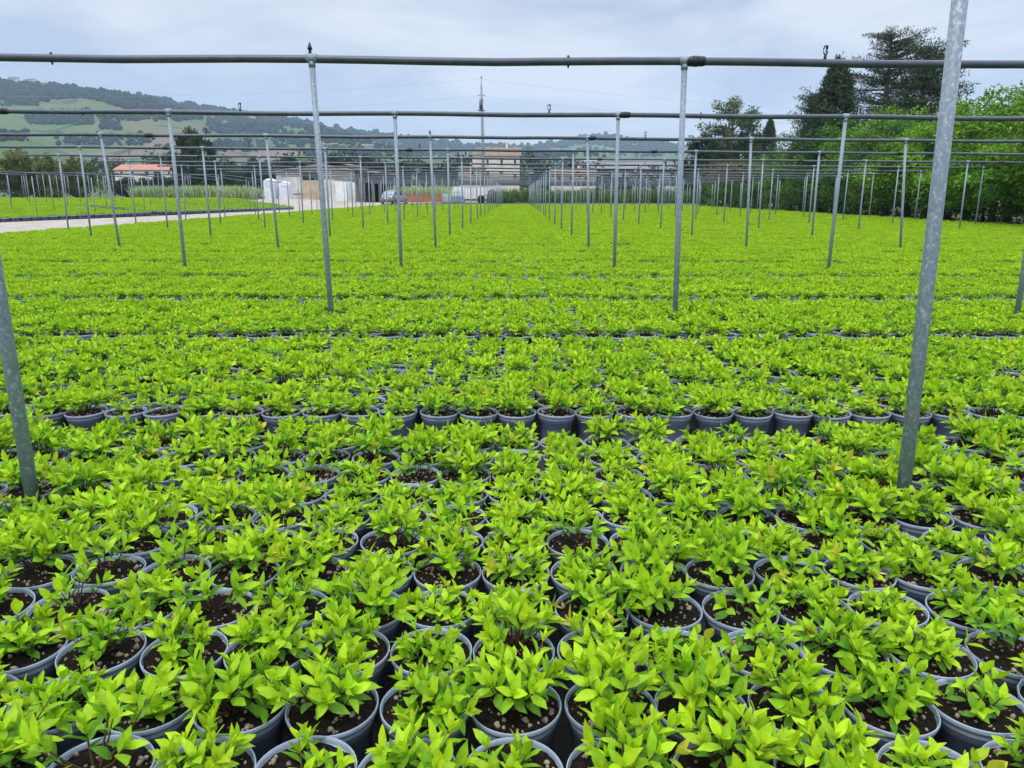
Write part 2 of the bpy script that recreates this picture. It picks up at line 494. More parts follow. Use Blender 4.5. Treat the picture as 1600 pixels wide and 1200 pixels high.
# ------------------------------------------------------------------ the 300 nearest pots, each a thing
front = sorted({round(y, 4) for y, b, j in [(r[0], r[1], r[2]) for r in rows] if b == 0}, reverse=False)
row_of = {}
sel = np.where(single)[0]
bed0_rows = sorted({int(pots[i, 3]) for i in sel if pots[i, 2] == 0}, reverse=True)     # the biggest j is nearest
for i in sel:
    row_of.setdefault((int(pots[i, 2]), int(pots[i, 3])), []).append(i)
for (b, j), ids in row_of.items():
    ids.sort(key=lambda i: pots[i, 0])
    cnt = len(ids)
    for c, i in enumerate(ids):
        rowtxt = (ORD[bed0_rows.index(j)] + ' row from bottom edge') if b == 0 else (ORD[j] + ' row beyond the near path')
        if c <= cnt // 2: side = ORD[c] + ' from left'
        else: side = ORD[cnt - 1 - c] + ' from right'
        v = int(rng.integers(0, NV)); q = int(rng.integers(0, 5))
        while v in (4, 9) and rng.random() < .6: v = int(rng.integers(0, NV))
        look = 'shrub with pale seedling in grey pot' if v in (4, 9) else 'lime green shrub in grey pot'
        t = thing('potted_shrub', f'{look}, {rowtxt}, {side}', 'potted plant', (pots[i, 0], pots[i, 1], .008), rng.uniform(0, 6.283), 'potted shrubs in the two nearest beds')
        p = link('pot', pot_me, t); link('rim', rim_me, p)
        s = link('soil', soil_me[q], t); s.rotation_euler = (0, 0, rng.uniform(0, 6.28))
        w = link('stems', stm_me[v], t); f = link('foliage', fol_me[v], w)
        sc = rng.uniform(.96, 1.20)
        w.location = (0, 0, .156 - .156 * sc); w.scale = (sc * rng.uniform(.88, 1.1), sc * rng.uniform(.88, 1.1), sc * rng.uniform(.82, 1.12)); w.rotation_euler = (rng.normal(0, .035), rng.normal(0, .035), 0)
        t.rotation_euler = (rng.normal(0, .02), rng.normal(0, .02), rng.uniform(0, 6.28))

# ------------------------------------------------------------------ all further pots: one object
protos = []
MATS = [M['leaf'], M['stem'], M['pot'], M['rim'], M['soil'], M['grit']]
for i in range(10):                                    # 0-9 full detail
    m = MB(); m.merge(FOL[i], None, [0]); m.merge(STM[i], None, [1]); m.merge(pot_mb(20), None, [2]); m.merge(rim_mb(20), None, [3]); m.merge(SOILS[i % 5][0], None, [4]); m.merge(SOILS[i % 5][1], None, [5])
    protos.append(m)
for i in range(8):                                     # 10-17 simple leaves
    f_, s_ = shrub(gv, 1)
    m = MB(); m.merge(f_, None, [0]); m.merge(pot_mb(12), None, [2]); m.merge(rim_mb(12), None, [3]); m.merge(soil_mb(gv, 10), None, [4])
    protos.append(m)
for i in range(8):                                     # 18-25 blocks of 3 x 3
    m = MB()
    for a in (-1, 0, 1):
        for b in (-1, 0, 1):
            f_, s_ = shrub(gv, 2)
            T = Matrix.Translation((a * PIT, b * PIT, 0)) @ Matrix.Diagonal((1.1, 1.1, gv.uniform(.85, 1.12), 1))
            m.merge(f_, T, [0]); m.merge(pot_mb(8), Matrix.Translation((a * PIT, b * PIT, 0)), [2])
            m.merge(rim_mb(8), Matrix.Translation((a * PIT, b * PIT, 0)), [3]); m.merge(soil_mb(gv, 8), Matrix.Translation((a * PIT, b * PIT, 0)), [4])
    protos.append(m)
pts = []
rest = pots[~single]
for x, y, b, j, n in rest:
    d = math.hypot(x, y)
    if y < 26:
        if abs(x) > .72 * y + 3.0: continue
        pid = rng.integers(0, 10) if d < 9 else rng.integers(10, 18)
        pts.append((x, y, .008, pid, rng.uniform(0, 6.28), rng.uniform(.97, 1.13)))
    elif int(j) % 3 == 1 and int(n) % 3 == 1:
        if abs(x) > .72 * y + 4: continue
        pts.append((x, y, .008, rng.integers(18, 26), rng.integers(0, 4) * math.pi / 2, rng.uniform(.97, 1.06)))
# the plot beyond the lane
yy = 27.0
while yy < 66:
    for x in np.arange(float(plot_edge(yy)) - .5, -62, -3 * PIT * 1.02):
        if abs(x) > .74 * yy + 3 or (yy > 46.8 and yy < 47.9): continue
        pts.append((x, yy, float(gz(x, yy)) + .01, rng.integers(18, 26), rng.integers(0, 4) * math.pi / 2, rng.uniform(.97, 1.08)))
    yy += 3 * PIT * 1.03
pts = np.array(pts)
big = MB(); pid = []
for i, m in enumerate(protos):
    n_before = big.n; big.merge(m); pid.append(np.full(big.n - n_before, i))
big.V.append(pts[:, :3]); big.C.append(np.ones((len(pts), 3))); big.n += len(pts)
np_ = len(pts); nv_ = big.n - np_
me = big.mesh('potted_shrubs', MATS, True)
me.validate()
def vattr(name, typ, vals):
    a = me.attributes.new(name, typ, 'POINT'); a.data.foreach_set('value', vals)
vattr('pid', 'INT', np.concatenate(pid + [np.full(np_, -1)]).astype(np.int32))
vattr('pick', 'INT', np.concatenate([np.full(nv_, -1), pts[:, 3]]).astype(np.int32))
vattr('turn', 'FLOAT', np.concatenate([np.zeros(nv_), pts[:, 4]]).astype(np.float32))
vattr('size', 'FLOAT', np.concatenate([np.ones(nv_), pts[:, 5]]).astype(np.float32))
far = link('potted_shrubs', me)
tag(far, 'beds of lime green potted shrubs running on to the far end of the plot', 'potted plants', None, 'stuff')
ng = bpy.data.node_groups.new('set_out_pots', 'GeometryNodeTree')
ng.interface.new_socket('Geometry', in_out='INPUT', socket_type='NodeSocketGeometry')
ng.interface.new_socket('Geometry', in_out='OUTPUT', socket_type='NodeSocketGeometry')
gi = ng.nodes.new('NodeGroupInput'); go = ng.nodes.new('NodeGroupOutput'); NL = ng.links.new
def named(n, t):
    a = ng.nodes.new('GeometryNodeInputNamedAttribute'); a.data_type = t; a.inputs['Name'].default_value = n
    return a.outputs['Attribute']
def eq(sock, val):
    c = ng.nodes.new('FunctionNodeCompare'); c.data_type = 'INT'; c.operation = 'EQUAL'
    ins = [s for s in c.inputs if s.type == 'INT' and s.enabled]
    NL(sock, ins[0]); ins[1].default_value = val
    return [s for s in c.outputs][0]
def separate(sel):
    s = ng.nodes.new('GeometryNodeSeparateGeometry'); s.domain = 'POINT'
    NL(gi.outputs[0], s.inputs['Geometry']); NL(sel, s.inputs['Selection'])
    return s.outputs['Selection']
a_pid = named('pid', 'INT'); a_pick = named('pick', 'INT'); a_turn = named('turn', 'FLOAT'); a_size = named('size', 'FLOAT')
points = separate(eq(a_pid, -1))
cx = ng.nodes.new('ShaderNodeCombineXYZ'); NL(a_turn, cx.inputs['Z'])
jn = ng.nodes.new('GeometryNodeJoinGeometry')
for i in range(len(protos)):
    iop = ng.nodes.new('GeometryNodeInstanceOnPoints')
    NL(points, iop.inputs['Points']); NL(separate(eq(a_pid, i)), iop.inputs['Instance'])
    NL(eq(a_pick, i), iop.inputs['Selection']); NL(cx.outputs[0], iop.inputs['Rotation']); NL(a_size, iop.inputs['Scale'])
    NL(iop.outputs[0], jn.inputs[0])
NL(jn.outputs[0], go.inputs[0])
far.modifiers.new('set_out_pots', 'NODES').node_group = ng

# ------------------------------------------------------------------ irrigation frames
def post_mesh(lean, hgt, n=16):
    m = MB(); m.tube([(0, 0, -.05), (lean * .5, 0, hgt * .5), (lean, 0, hgt - .02)], [.0235, .0235, .0235], n)
    return m
cap_me = MB().tube([(0, 0, -.04), (0, 0, .0)], [.028, .028], 16).tube([(-.042, 0, .026), (.042, 0, .026)], [.036, .036], 16).mesh('clamp', [M['galv']], True)
coup_me = MB().tube([(-.075, 0, 0), (-.06, 0, 0), (.06, 0, 0), (.075, 0, 0)], [.035, .039, .039, .035], 18).tube([(-.02, 0, 0), (.02, 0, 0)], [.042, .042], 18).mesh('coupling', [M['black']], True)
sp = MB(); sp.tube([(0, 0, .02), (0, 0, .06)], [.013, .011], 10)
sp.tube([(0, 0, .06), (-.020, 0, .075), (-.024, 0, .105), (-.012, 0, .128), (.012, 0, .130)], .0055, 8)
sp.tube([(0, 0, .062), (.016, 0, .068), (.018, 0, .085)], .006, 8)
sp.tube([(.012, 0, .132), (.012, 0, .105)], [.012, .008], 10); sp.tube([(.012, 0, .104), (.012, 0, .082)], [.004, .009], 8)
spr_me = sp.mesh('sprinkler', [M['black']], True)
nub_me = MB().tube([(0, 0, .015), (0, 0, .045)], [.014, .009], 10).tube([(.0, 0, -.05), (0, 0, -.02)], [.006, .012], 8).mesh('plug', [M['black']], True)
riser_me = MB().tube([(0, 0, .02), (0, 0, .07)], [.013, .012], 10).tube([(0, 0, .07), (0, 0, .085), (0, 0, .125)], [.02, .018, .004], 10).mesh('riser', [M['black']], True)

def frame(D, posts, x0, x1, label, zoff=lambda x: 0.0, detail=2, sprk=None, extras=None, zpipe=pipe_z):
    t = thing('irrigation_frame', label, 'irrigation frame', (0, D, 0), 0, 'overhead irrigation frames')
    xs = np.arange(x0, x1 + .01, .5 if detail > 0 else 1.5)
    tops = np.array([p[1] for p in posts])
    sag = np.array([-.012 * min(1, abs(tops - x).min() / 1.49) ** 1.5 for x in xs])
    Z = zpipe(xs) + np.array([zoff(x) for x in xs]) + sag + np.interp(xs, xs[::3], rng.normal(0, .003, len(xs[::3])))
    Yw = np.interp(xs, xs[::4], rng.normal(0, .006, len(xs[::4])))
    m = MB().tube(np.c_[xs, Yw, Z], .031, 18 if detail > 1 else 8)
    m.build('pipe', M['pipe'], t, True)
    for (xf, xt) in posts:
        zb = zoff(xf); ht = float(zpipe(xt)) + zoff(xt) - zb - .02
        p = post_mesh(xt - xf, ht, 20 if detail > 1 else 7).build('post', M['galv'], t, True, (xf, 0, zb))
        if detail > 0: link('clamp', cap_me, p, (xt - xf, 0, ht))
    zz = lambda x: float(np.interp(x, xs, Z))
    for x in (sprk or []):
        if x0 < x < x1: link('sprinkler', spr_me, t, (x, 0, zz(x)), rng.uniform(-.5, .5))
    for kind, x in (extras or []):
        if x0 < x < x1:
            nm, d = {'c': ('coupling', coup_me), 'n': ('plug', nub_me), 'r': ('riser', riser_me)}[kind]
            link(nm, d, t, (x, 0, zz(x)))
    return t

rowlab = lambda k: f'grey irrigation pipe on galvanised posts over the shrubs, {ORD[k]} row from the camera'
for k, (D, posts, x0, x1) in enumerate(frames):
    lab = rowlab(k)
    if k == 0: lab = 'irrigation frame whose two thick galvanised posts stand in the nearest bed'
    if k == NROW - 1: lab = 'grey irrigation pipe on galvanised posts at the far end of the shrub plot'
    sx, ex = [], []
    if k == 1:
        sx = [at(1289, 92, D)[0], at(1289, 92, D)[0] + 4.15, at(485, 92, D)[0] - 4.1]
        ex = [('r', at(485, 92, D)[0]), ('c', at(1087, 92, D)[0]), ('n', at(80, 86, D)[0]), ('n', at(888, 92, D)[0])]
    elif k == 2:
        sx = [at(375, 170, D)[0], at(858, 180, D)[0], at(858, 180, D)[0] + 4.1, at(375, 170, D)[0] - 4.1]
        ex = [('c', at(976, 180, D)[0]), ('n', at(1095, 181, D)[0]), ('c', at(4, 170, D)[0]), ('n', at(128, 170, D)[0])]
    elif k == 3:
        sx = [at(322, 211, D)[0], at(1008, 218, D)[0], at(1008, 218, D)[0] + 4.1, at(322, 211, D)[0] - 4.1]
        ex = [('r', at(672, 215, D)[0]), ('c', at(925, 218, D)[0]), ('c', at(233, 211, D)[0])]
    elif k < 12:
        o = rng.uniform(0, 4)
        sx = list(np.arange(-14 + o, 16, 4.12)); ex = [('c', x + .1) for x in np.arange(-12 + o, 15, 5.9)]
    frame(D, posts, x0, x1, lab, detail=2 if k < 5 else (1 if k < 11 else 0), sprk=sx, extras=ex)
for k in range(9):
    D = 30.5 + k * 4.2
    xr = float(plot_edge(D)) - .9
    ps = [(xr - n * 2.3 + rng.normal(0, .03),) * 2 for n in range(12) if xr - n * 2.3 > -.74 * D - 4]
    if len(ps) < 1: continue
    frame(D, ps, ps[-1][0] - .8, ps[0][0] + .9, f'thin pipe on posts over the plot beyond the lane, {ORD[k]} row from the camera',
          zoff=lambda x, D=D: float(gz(x, D)), detail=0, zpipe=lambda x: 2.15 + 0 * np.asarray(x, float))

# ------------------------------------------------------------------ setting: ground, lane, cloth, hills
def grid_mesh(xs, ys, fz, shear=None):
    X, Y = np.meshgrid(xs, ys)
    if shear is not None: X = X + shear(Y)
    Z = fz(X, Y)
    V = np.stack([X, Y, Z], -1).reshape(-1, 3); nx, ny = len(xs), len(ys)
    i = np.arange(nx - 1)[None] + nx * np.arange(ny - 1)[:, None]
    F = np.stack([i, i + 1, i + nx + 1, i + nx], -1).reshape(-1, 4)
    return MB().add(V, F)
xs = np.concatenate([[-3600, -2500, -1000, -400, -200, -120], np.arange(-90, 60, 2.0), [70, 120, 200, 400, 1000, 2500, 3600]])
ys = np.concatenate([[-400, -100, -40, -10], np.arange(0, 120, 2.0), [130, 160, 200, 300, 500, 1000, 2000, 3500]])
tag(grid_mesh(xs, ys, lambda x, y: gz(x, y) - .03).build('ground', M['earth'], None, True), kind='structure')
tag(grid_mesh(np.arange(-14.15, 17.7, .9), np.arange(-3, 89, 1.0), lambda x, y: gz(x, y) * 0 + np.where(y > 66, gz(x, y), 0) * 0 + .004).build('ground_cloth', M['cloth'], None, True), kind='structure')
tag(grid_mesh(np.linspace(-64, -24.0, 40), np.arange(26.2, 67, 1.2), lambda x, y: gz(x - .0, y) + .0, shear=lambda y: plot_edge(y) + 24.0).build('planting_bed', M['cloth'], None, True), kind='structure')
lane = MB()
ly = np.arange(-5, 112, 1.5)
nxl = 9
V = []
for y in ly:
    xl = float(plot_edge(y)) + .1 + .12 * math.sin(y * .31); xr = -14.3 + .1 * math.sin(y * .27)
    if y > 84: xr += (y - 84) * .9
    if y > 60: xl -= min(14, (y - 60) * .9)
    for q in np.linspace(0, 1, nxl):
        x = xl + (xr - xl) * q
        V.append((x, y, float(gz(x, y)) + .012))
i = np.arange(nxl - 1)[None] + nxl * np.arange(len(ly) - 1)[:, None]
lane.add(V, np.stack([i, i + 1, i + nxl + 1, i + nxl], -1).reshape(-1, 4))
tag(lane.build('lane', M['gravel'], None, True), kind='structure')

RIDGE = np.array([(-900, 100), (-400, 108), (0, 128), (60, 134), (130, 140), (250, 156), (350, 175), (480, 193), (560, 208), (640, 219), (720, 227), (830, 229), (900, 219), (945, 215), (1000, 221),
                  (1060, 229), (1100, 236), (1300, 244), (1700, 236), (2500, 225)], float)
def hill_height(pxa, D):
    """height of the hills at a bearing (given by its image column) and distance"""
    pxa = np.asarray(pxa, float); D = np.asarray(D, float)
    Dr = np.interp(pxa, [-900, 0, 500, 800, 900, 1100, 2500], [1250, 1300, 1700, 2300, 2500, 2500, 2300])
    yr = np.interp(pxa, RIDGE[:, 0], RIDGE[:, 1])
    zr = (305 - yr) / FPX * Dr * 1.0 * .97
    t = np.clip((D - 330) / (Dr - 330), 0, 1.4)
    prof = np.where(t < 1, t ** 1.25 * (1 + .10 * np.sin(t * 9 + pxa * .006) * (1 - t) * t * 4), 1 - (t - 1) * 1.3)
    lump = .05 * np.sin(pxa * .021 + t * 5) * t * (1 - np.clip(t, 0, 1)) * 4
    return zr * np.maximum(prof + lump, 0)
hp = np.arange(-900, 2520, 12.0); hd = np.concatenate([np.linspace(330, 2500, 70), np.linspace(2550, 3300, 10)])
PX, DD = np.meshgrid(hp, hd)
bx = np.array([at(p, 305, 1.0)[0] for p in hp])
HX = bx[None] * DD
HZ = hill_height(PX, DD)
i = np.arange(len(hp) - 1)[None] + len(hp) * np.arange(len(hd) - 1)[:, None]
hm = MB().add(np.stack([HX, DD, HZ - .5], -1).reshape(-1, 3), np.stack([i, i + 1, i + len(hp) + 1, i + len(hp)], -1).reshape(-1, 4))
def hill_mat():
    m, nt, b = base_mat('hill_fields')
    tc = nt.nodes.new('ShaderNodeTexCoord')
    mp = nt.nodes.new('ShaderNodeMapping'); mp.inputs['Scale'].default_value = (.0085, .0042, .002); mp.inputs['Rotation'].default_value = (0, 0, .35)
    nz = nt.nodes.new('ShaderNodeTexNoise'); nz.inputs['Scale'].default_value = .012; nz.inputs['Detail'].default_value = 3
    ad = nt.nodes.new('ShaderNodeMixRGB'); ad.blend_type = 'ADD'; ad.inputs[0].default_value = .35
    nt.links.new(tc.outputs['Object'], mp.inputs['Vector']); nt.links.new(tc.outputs['Object'], nz.inputs['Vector'])
    nt.links.new(mp.outputs[0], ad.inputs[1]); nt.links.new(nz.outputs['Color'], ad.inputs[2])
    vo = nt.nodes.new('ShaderNodeTexVoronoi'); vo.inputs['Scale'].default_value = 1
    nt.links.new(ad.outputs[0], vo.inputs['Vector'])
    r = nt.nodes.new('ShaderNodeValToRGB'); r.color_ramp.interpolation = 'CONSTANT'
    cs = [(.0, (.062, .096, .032)), (.22, (.085, .125, .038)), (.42, (.115, .12, .055)), (.56, (.068, .112, .034)), (.8, (.15, .122, .085)), (.88, (.10, .138, .044))]
    e = r.color_ramp.elements; e[0].position = 0; e[0].color = (*cs[0][1], 1); e[1].position = cs[1][0]; e[1].color = (*cs[1][1], 1)
    for p, c in cs[2:]:
        q = e.new(p); q.color = (*c, 1)
    sp_ = nt.nodes.new('ShaderNodeSeparateColor'); nt.links.new(vo.outputs['Color'], sp_.inputs[0]); nt.links.new(sp_.outputs[0], r.inputs['Fac'])
    n2 = nt.nodes.new('ShaderNodeTexNoise'); n2.inputs['Scale'].default_value = .03; n2.inputs['Detail'].default_value = 8
    nt.links.new(tc.outputs['Object'], n2.inputs['Vector'])
    r2 = nt.nodes.new('ShaderNodeValToRGB'); r2.color_ramp.elements[0].position = .56; r2.color_ramp.elements[1].position = .62
    mx = nt.nodes.new('ShaderNodeMixRGB'); mx.inputs[2].default_value = (.035, .06, .025, 1)
    nt.links.new(n2.outputs['Fac'], r2.inputs['Fac']); nt.links.new(r2.outputs['Color'], mx.inputs[0])
    nt.links.new(r.outputs['Color'], mx.inputs[1]); nt.links.new(mx.outputs[0], b.inputs['Base Color'])
    b.inputs['Roughness'].default_value = 1; b.inputs['Specular IOR Level'].default_value = .1
    return m
tag(hm.build('hills', hill_mat(), None, True), kind='structure')
def hill_at(pxv, pyv):
    ds = np.linspace(335, 2600, 500); x1 = at(pxv, 305, 1.0)[0]
    zs = hill_height(pxv, ds) - .5
    _, yy_, _ = proj(np.c_[x1 * ds, ds, zs])
    k = int(np.argmax(yy_ <= pyv)) if (yy_ <= pyv).any() else int(np.argmin(yy_))
    return x1 * ds[k], ds[k], zs[k]

# far woods on the hills: one mass
ph = (1 + 5 ** .5) / 2
ICO = np.array([(-1, ph, 0), (1, ph, 0), (-1, -ph, 0), (1, -ph, 0), (0, -1, ph), (0, 1, ph), (0, -1, -ph), (0, 1, -ph), (ph, 0, -1), (ph, 0, 1), (-ph, 0, -1), (-ph, 0, 1)]) / 1.902
ICF = [(0, 11, 5), (0, 5, 1), (0, 1, 7), (0, 7, 10), (0, 10, 11), (1, 5, 9), (5, 11, 4), (11, 10, 2), (10, 7, 6), (7, 1, 8), (3, 9, 4), (3, 4, 2), (3, 2, 6), (3, 6, 8), (3, 8, 9), (4, 9, 5), (2, 4, 11), (6, 2, 10), (8, 6, 7), (9, 8, 1)]
vv = [tuple(v) for v in ICO]; ff = []; cache = {}
def midv(a, b):
    k = (min(a, b), max(a, b))
    if k not in cache:
        m_ = (np.array(vv[a]) + np.array(vv[b])); m_ /= np.linalg.norm(m_); vv.append(tuple(m_)); cache[k] = len(vv) - 1
    return cache[k]
for a, b, c in ICF:
    x, y, z = midv(a, b), midv(b, c), midv(c, a); ff += [(a, x, z), (b, y, x), (c, z, y), (x, y, z)]
ICO2, ICF2 = np.array(vv), np.array(ff)
wood = MB(); gw = np.random.default_rng(3)
def wood_tree(p, r, hgt):
    v = ICO2 * (1 + gw.normal(0, .16, (len(ICO2), 1))) * np.array([r, r, hgt * .5]) + np.asarray(p) + [0, 0, hgt * .45]
    wood.add(v, ICF2, 0, np.array([.018, .030, .018]) * gw.uniform(.75, 1.3) * gw.uniform(.9, 1.1, 3))
def wood_patch(px0, px1, py0, py1, n, r=(4, 8)):
    for _ in range(int(n * 1.5)):
        a, b = gw.uniform(px0, px1), gw.uniform(0, 1)
        yl = (py0(a) if callable(py0) else py0); yh = (py1(a) if callable(py1) else py1)
        p = hill_at(a, yl + (yh - yl) * b); k = gw.uniform(*r) * (p[1] / 1500) * .78
        wood_tree(p, k, k * gw.uniform(1.4, 2.2))
rid = lambda a: float(np.interp(a, RIDGE[:, 0], RIDGE[:, 1]))
wood_patch(-120, 330, lambda a: rid(a) - 1, lambda a: rid(a) + 20 + 8 * math.sin(a * .03), 900)
wood_patch(330, 700, lambda a: rid(a) - 1, lambda a: rid(a) + 16 + 7 * math.sin(a * .05), 520)
wood_patch(700, 1120, lambda a: rid(a) - 1, lambda a: rid(a) + 14 + 6 * math.sin(a * .04), 560, (2.6, 5.5))
wood_patch(900, 960, lambda a: rid(a) - 4, lambda a: rid(a) + 2, 40, (3, 5))
for (a, b, c, d, n) in [(60, 160, 176, 196, 170), (170, 215, 180, 186, 40), (205, 300, 176, 190, 90), (0, 60, 206, 222, 60), (330, 440, 186, 212, 130), (430, 560, 208, 226, 110), (560, 720, 222, 240, 110),
                        (170, 200, 190, 205, 30), (100, 250, 212, 228, 90), (480, 700, 238, 248, 110), (820, 1080, 236, 246, 90), (700, 900, 240, 262, 100), (0, 80, 155, 166, 50), (340, 420, 222, 238, 60), (250, 700, 228, 236, 90)]:
    wood_patch(a, b, c, d, n, (3.2, 6.5))
tag(wood.build('woods', M['wood_far'], None, False), 'hazy dark woods and tree lines spread over the far hillside', 'woods', None, 'stuff')

# ------------------------------------------------------------------ trees
def crown_cloud(mb, g, centers, radii, nper, size, cols, kind=2, upbias=.5, asp=.55):
    n = len(centers) * nper
    cidx = np.repeat(np.arange(len(centers)), nper)
    d = g.normal(0, 1, (n, 3)); d /= np.linalg.norm(d, axis=1)[:, None]
    rr = g.uniform(.35, 1.05, n)[:, None]
    P = centers[cidx] + d * rr * radii[cidx]
    A = d * .7 + g.normal(0, .6, (n, 3)); A[:, 2] += upbias * .2
    N = d + np.array([0, 0, upbias]) + g.normal(0, .35, (n, 3))
    L = size * g.uniform(.7, 1.35, n)
    C = cols[cidx] * g.uniform(.78, 1.25, (n, 1))
    add_leaves(mb, kind, P, A, N, L, L * asp, g.uniform(0, .4, n), g.uniform(0, .2, n), C)

def limbs(mb, g, base, top, r, tips, n=7):
    mid = (np.asarray(base) + np.asarray(top)) / 2 + np.array([g.normal(0, .1), g.normal(0, .1), 0])
    mb.tube([base, mid, top], [r, r * .72, r * .3], 9)
    for t in tips:
        f = g.uniform(.35, .9); s = np.asarray(base) + (np.asarray(top) - np.asarray(base)) * f
        m_ = (s + t) / 2 + np.array([0, 0, .1 * np.linalg.norm(t - s)])
        mb.tube([s, m_, t], [r * .42 * (1.1 - f * .5), r * .25, r * .07], 6, 0, False)

def broadleaf(g, H, Wc, base_frac, ncl, nper, leaf, pal, rc=.135):
    """H height, Wc crown half width; returns (trunk MB, crown MB)"""
    cen = []
    while len(cen) < ncl:
        p = g.uniform(-1, 1, 3)
        q = np.linalg.norm(p)
        if q > 1 or q < .45: continue
        z = H * (base_frac + (1 - base_frac) * (p[2] * .5 + .5) * .93)
        w = Wc * (1 - .25 * max(p[2], 0)) * (1 + .25 * math.sin(3 * math.atan2(p[1], p[0]) + H))
        cen.append((p[0] * w, p[1] * w, z))
    cen = np.array(cen)
    rad = np.c_[g.uniform(.7, 1.3, ncl), g.uniform(.7, 1.3, ncl), g.uniform(.55, 1.0, ncl)] * rc * H * .62
    pal = np.asarray(pal); cols = pal[g.integers(0, len(pal), ncl)] * g.uniform(.6, 1.4, (ncl, 1))
    c = MB(); crown_cloud(c, g, cen, rad, nper, leaf, cols)
    t = MB(); limbs(t, g, (0, 0, -.1), (g.normal(0, .1), g.normal(0, .1), H * .8), .028 * H, cen[g.choice(ncl, min(14, ncl), False)])
    return t, c
def conifer(g, H, W, style, pal):
    c, t = MB(), MB(); cen, rad = [], []; tips = []
    if style == 'cedar':
        for k in range(20):
            f = .16 + .82 * (k / 19) ** .9
            for q in range(int(g.integers(6, 10))):
                a = g.uniform(0, 6.283); ln = W * (1.05 - f * .62) * g.uniform(.35, 1.1)
                tip = np.array([math.cos(a) * ln, math.sin(a) * ln, H * f + ln * g.uniform(.05, .42)]); tips.append(tip)
                m_ = max(3, int(ln / .45))
                for u in np.linspace(.3, 1, m_):
                    cen.append((tip[0] * u, tip[1] * u, H * f + (tip[2] - H * f) * u ** 1.4)); rad.append((.52, .52, .13))
        t.tube([(0, 0, -.1), (.1, 0, H * .55), (0, 0, H * .98)], [.03 * H, .018 * H, .004 * H], 9)
        for tip in tips:
            b = np.array([0, 0, tip[2] * .96]); t.tube([b, b * .5 + tip * .5 - [0, 0, .08], tip], [.05, .035, .012], 5, 0, False)
        nper, size, asp = 44, .19, .28
    else:
        for k in range(330):
            f = g.uniform(.04, 1); a = g.uniform(0, 6.283)
            prof = W * min(1, 1.35 * (1 - f) ** .62 + .03) * min(1, .6 + f * 3)
            r_ = prof * g.uniform(.55, 1.08)
            cen.append((math.cos(a) * r_, math.sin(a) * r_, H * f)); rad.append((.27, .27, .62))
        t.tube([(0, 0, -.1), (0, 0, H * .95)], [.02 * H, .003 * H], 8)
        nper, size, asp = 90, .22, .34
    cen, rad = np.array(cen), np.array(rad)
    pal = np.asarray(pal); cols = pal[g.integers(0, len(pal), len(cen))] * g.uniform(.75, 1.2, (len(cen), 1))
    crown_cloud(c, g, cen, rad, nper, size, cols, 2, .3, asp)
    return t, c

gt = np.random.default_rng(21)
GREEN = [(.125, .26, .020), (.165, .32, .026), (.085, .20, .020), (.14, .275, .022)]
BLUEG = [(.09, .20, .035), (.12, .24, .04), (.07, .155, .03)]
DARK = [(.036, .066, .030), (.050, .086, .034), (.028, .054, .028), (.062, .080, .030)]
OLIVE = [(.085, .115, .04), (.12, .15, .05), (.065, .09, .034)]
def meshes(tc, cm=M['crown']):
    return tc[0].mesh('trunk', [M['bark']], True), tc[1].mesh('crown', [cm], True)
BL = [meshes(broadleaf(gt, 5.6, 2.3, .10, 125, 90, .15, GREEN)) for _ in range(3)] + [meshes(broadleaf(gt, 5.6, 2.2, .08, 120, 90, .14, BLUEG)) for _ in range(2)]
UND = [meshes(broadleaf(gt, 2.6, 1.5, .02, 45, 90, .12, [(.04, .09, .018), (.06, .13, .02)], .2)) for _ in range(2)]
OLB = [meshes(broadleaf(gt, 9, 5.2, .02, 110, 110, .40, p)) for p in ([(.15, .185, .055), (.20, .23, .075), (.11, .14, .04)], [(.17, .20, .06), (.13, .16, .05)])]
FARB = [meshes(broadleaf(gt, 9, 4.0, .06, 95, 110, .42, p)) for p in ([(.03, .055, .02), (.045, .075, .026)], [(.055, .095, .028), (.04, .07, .022)], [(.035, .06, .03)])]
def tree(name, label, x, y, z, var, s, group=None, sx=1.0, rz=None):
    t = thing(name, label, 'tree', (x, y, z), rng.uniform(0, 6.28) if rz is None else rz, group)
    a = link('trunk', var[0], t); b = link('crown', var[1], t)
    a.scale = b.scale = (s * sx, s * sx, s)
    return t
# belt of trees along the right edge of the plot: (pixel column, distance, top pixel row, variant)
belt = [(1685, 24.5, 95, 0), (1600, 27.5, 190, 1), (1560, 32.5, 122, 2), (1520, 31, 215, 0), (1462, 36, 160, 1), (1425, 40, 190, 2), (1395, 39, 215, 0), (1350, 44, 185, 3), (1372, 50, 165, 2),
        (1318, 50, 200, 1), (1290, 55, 180, 3), (1268, 60, 205, 0), (1240, 66, 196, 4), (1222, 70, 225, 1), (1640, 36, 130, 3), (1500, 42, 150, 2), (1198, 76, 232, 4)]
bl = ['tall leafy tree beside the plot, cut off by the right border', 'low bushy tree at the plot edge on the far right border', 'tree with a ragged top rising right of the near post',
      'dark bushy tree in the belt just right of the near post', 'rounded light green tree just left of the near post', 'bright green tree below the tall cedar', 'low dense tree in front of the cedar, right of the cypress',
      'bluish green tree in the belt standing below the cypress', 'yellowish tree top showing between cypress and cedar', 'low bright tree of the belt in front of the cypress',
      'pale bluish tree left of the cypress foot', 'small bright tree of the belt left of the cypress', 'greyish tree towards the far end of the belt', 'low green tree near the far end of the belt',
      'tree standing behind the belt on the right border', 'light green tree standing behind the belt, behind the near post', 'last small tree at the far end of the belt']
for (p, D, yt, v), lb in zip(belt, bl):
    x, zt = at(p, yt, D)
    tree('leafy_tree', lb, x + 1.2, D, 0, BL[v], zt / 5.6 * 1.05, 'leafy trees along the plot edge', 1.15 * (1 if zt > 5 else 1.25))
ulab = 0
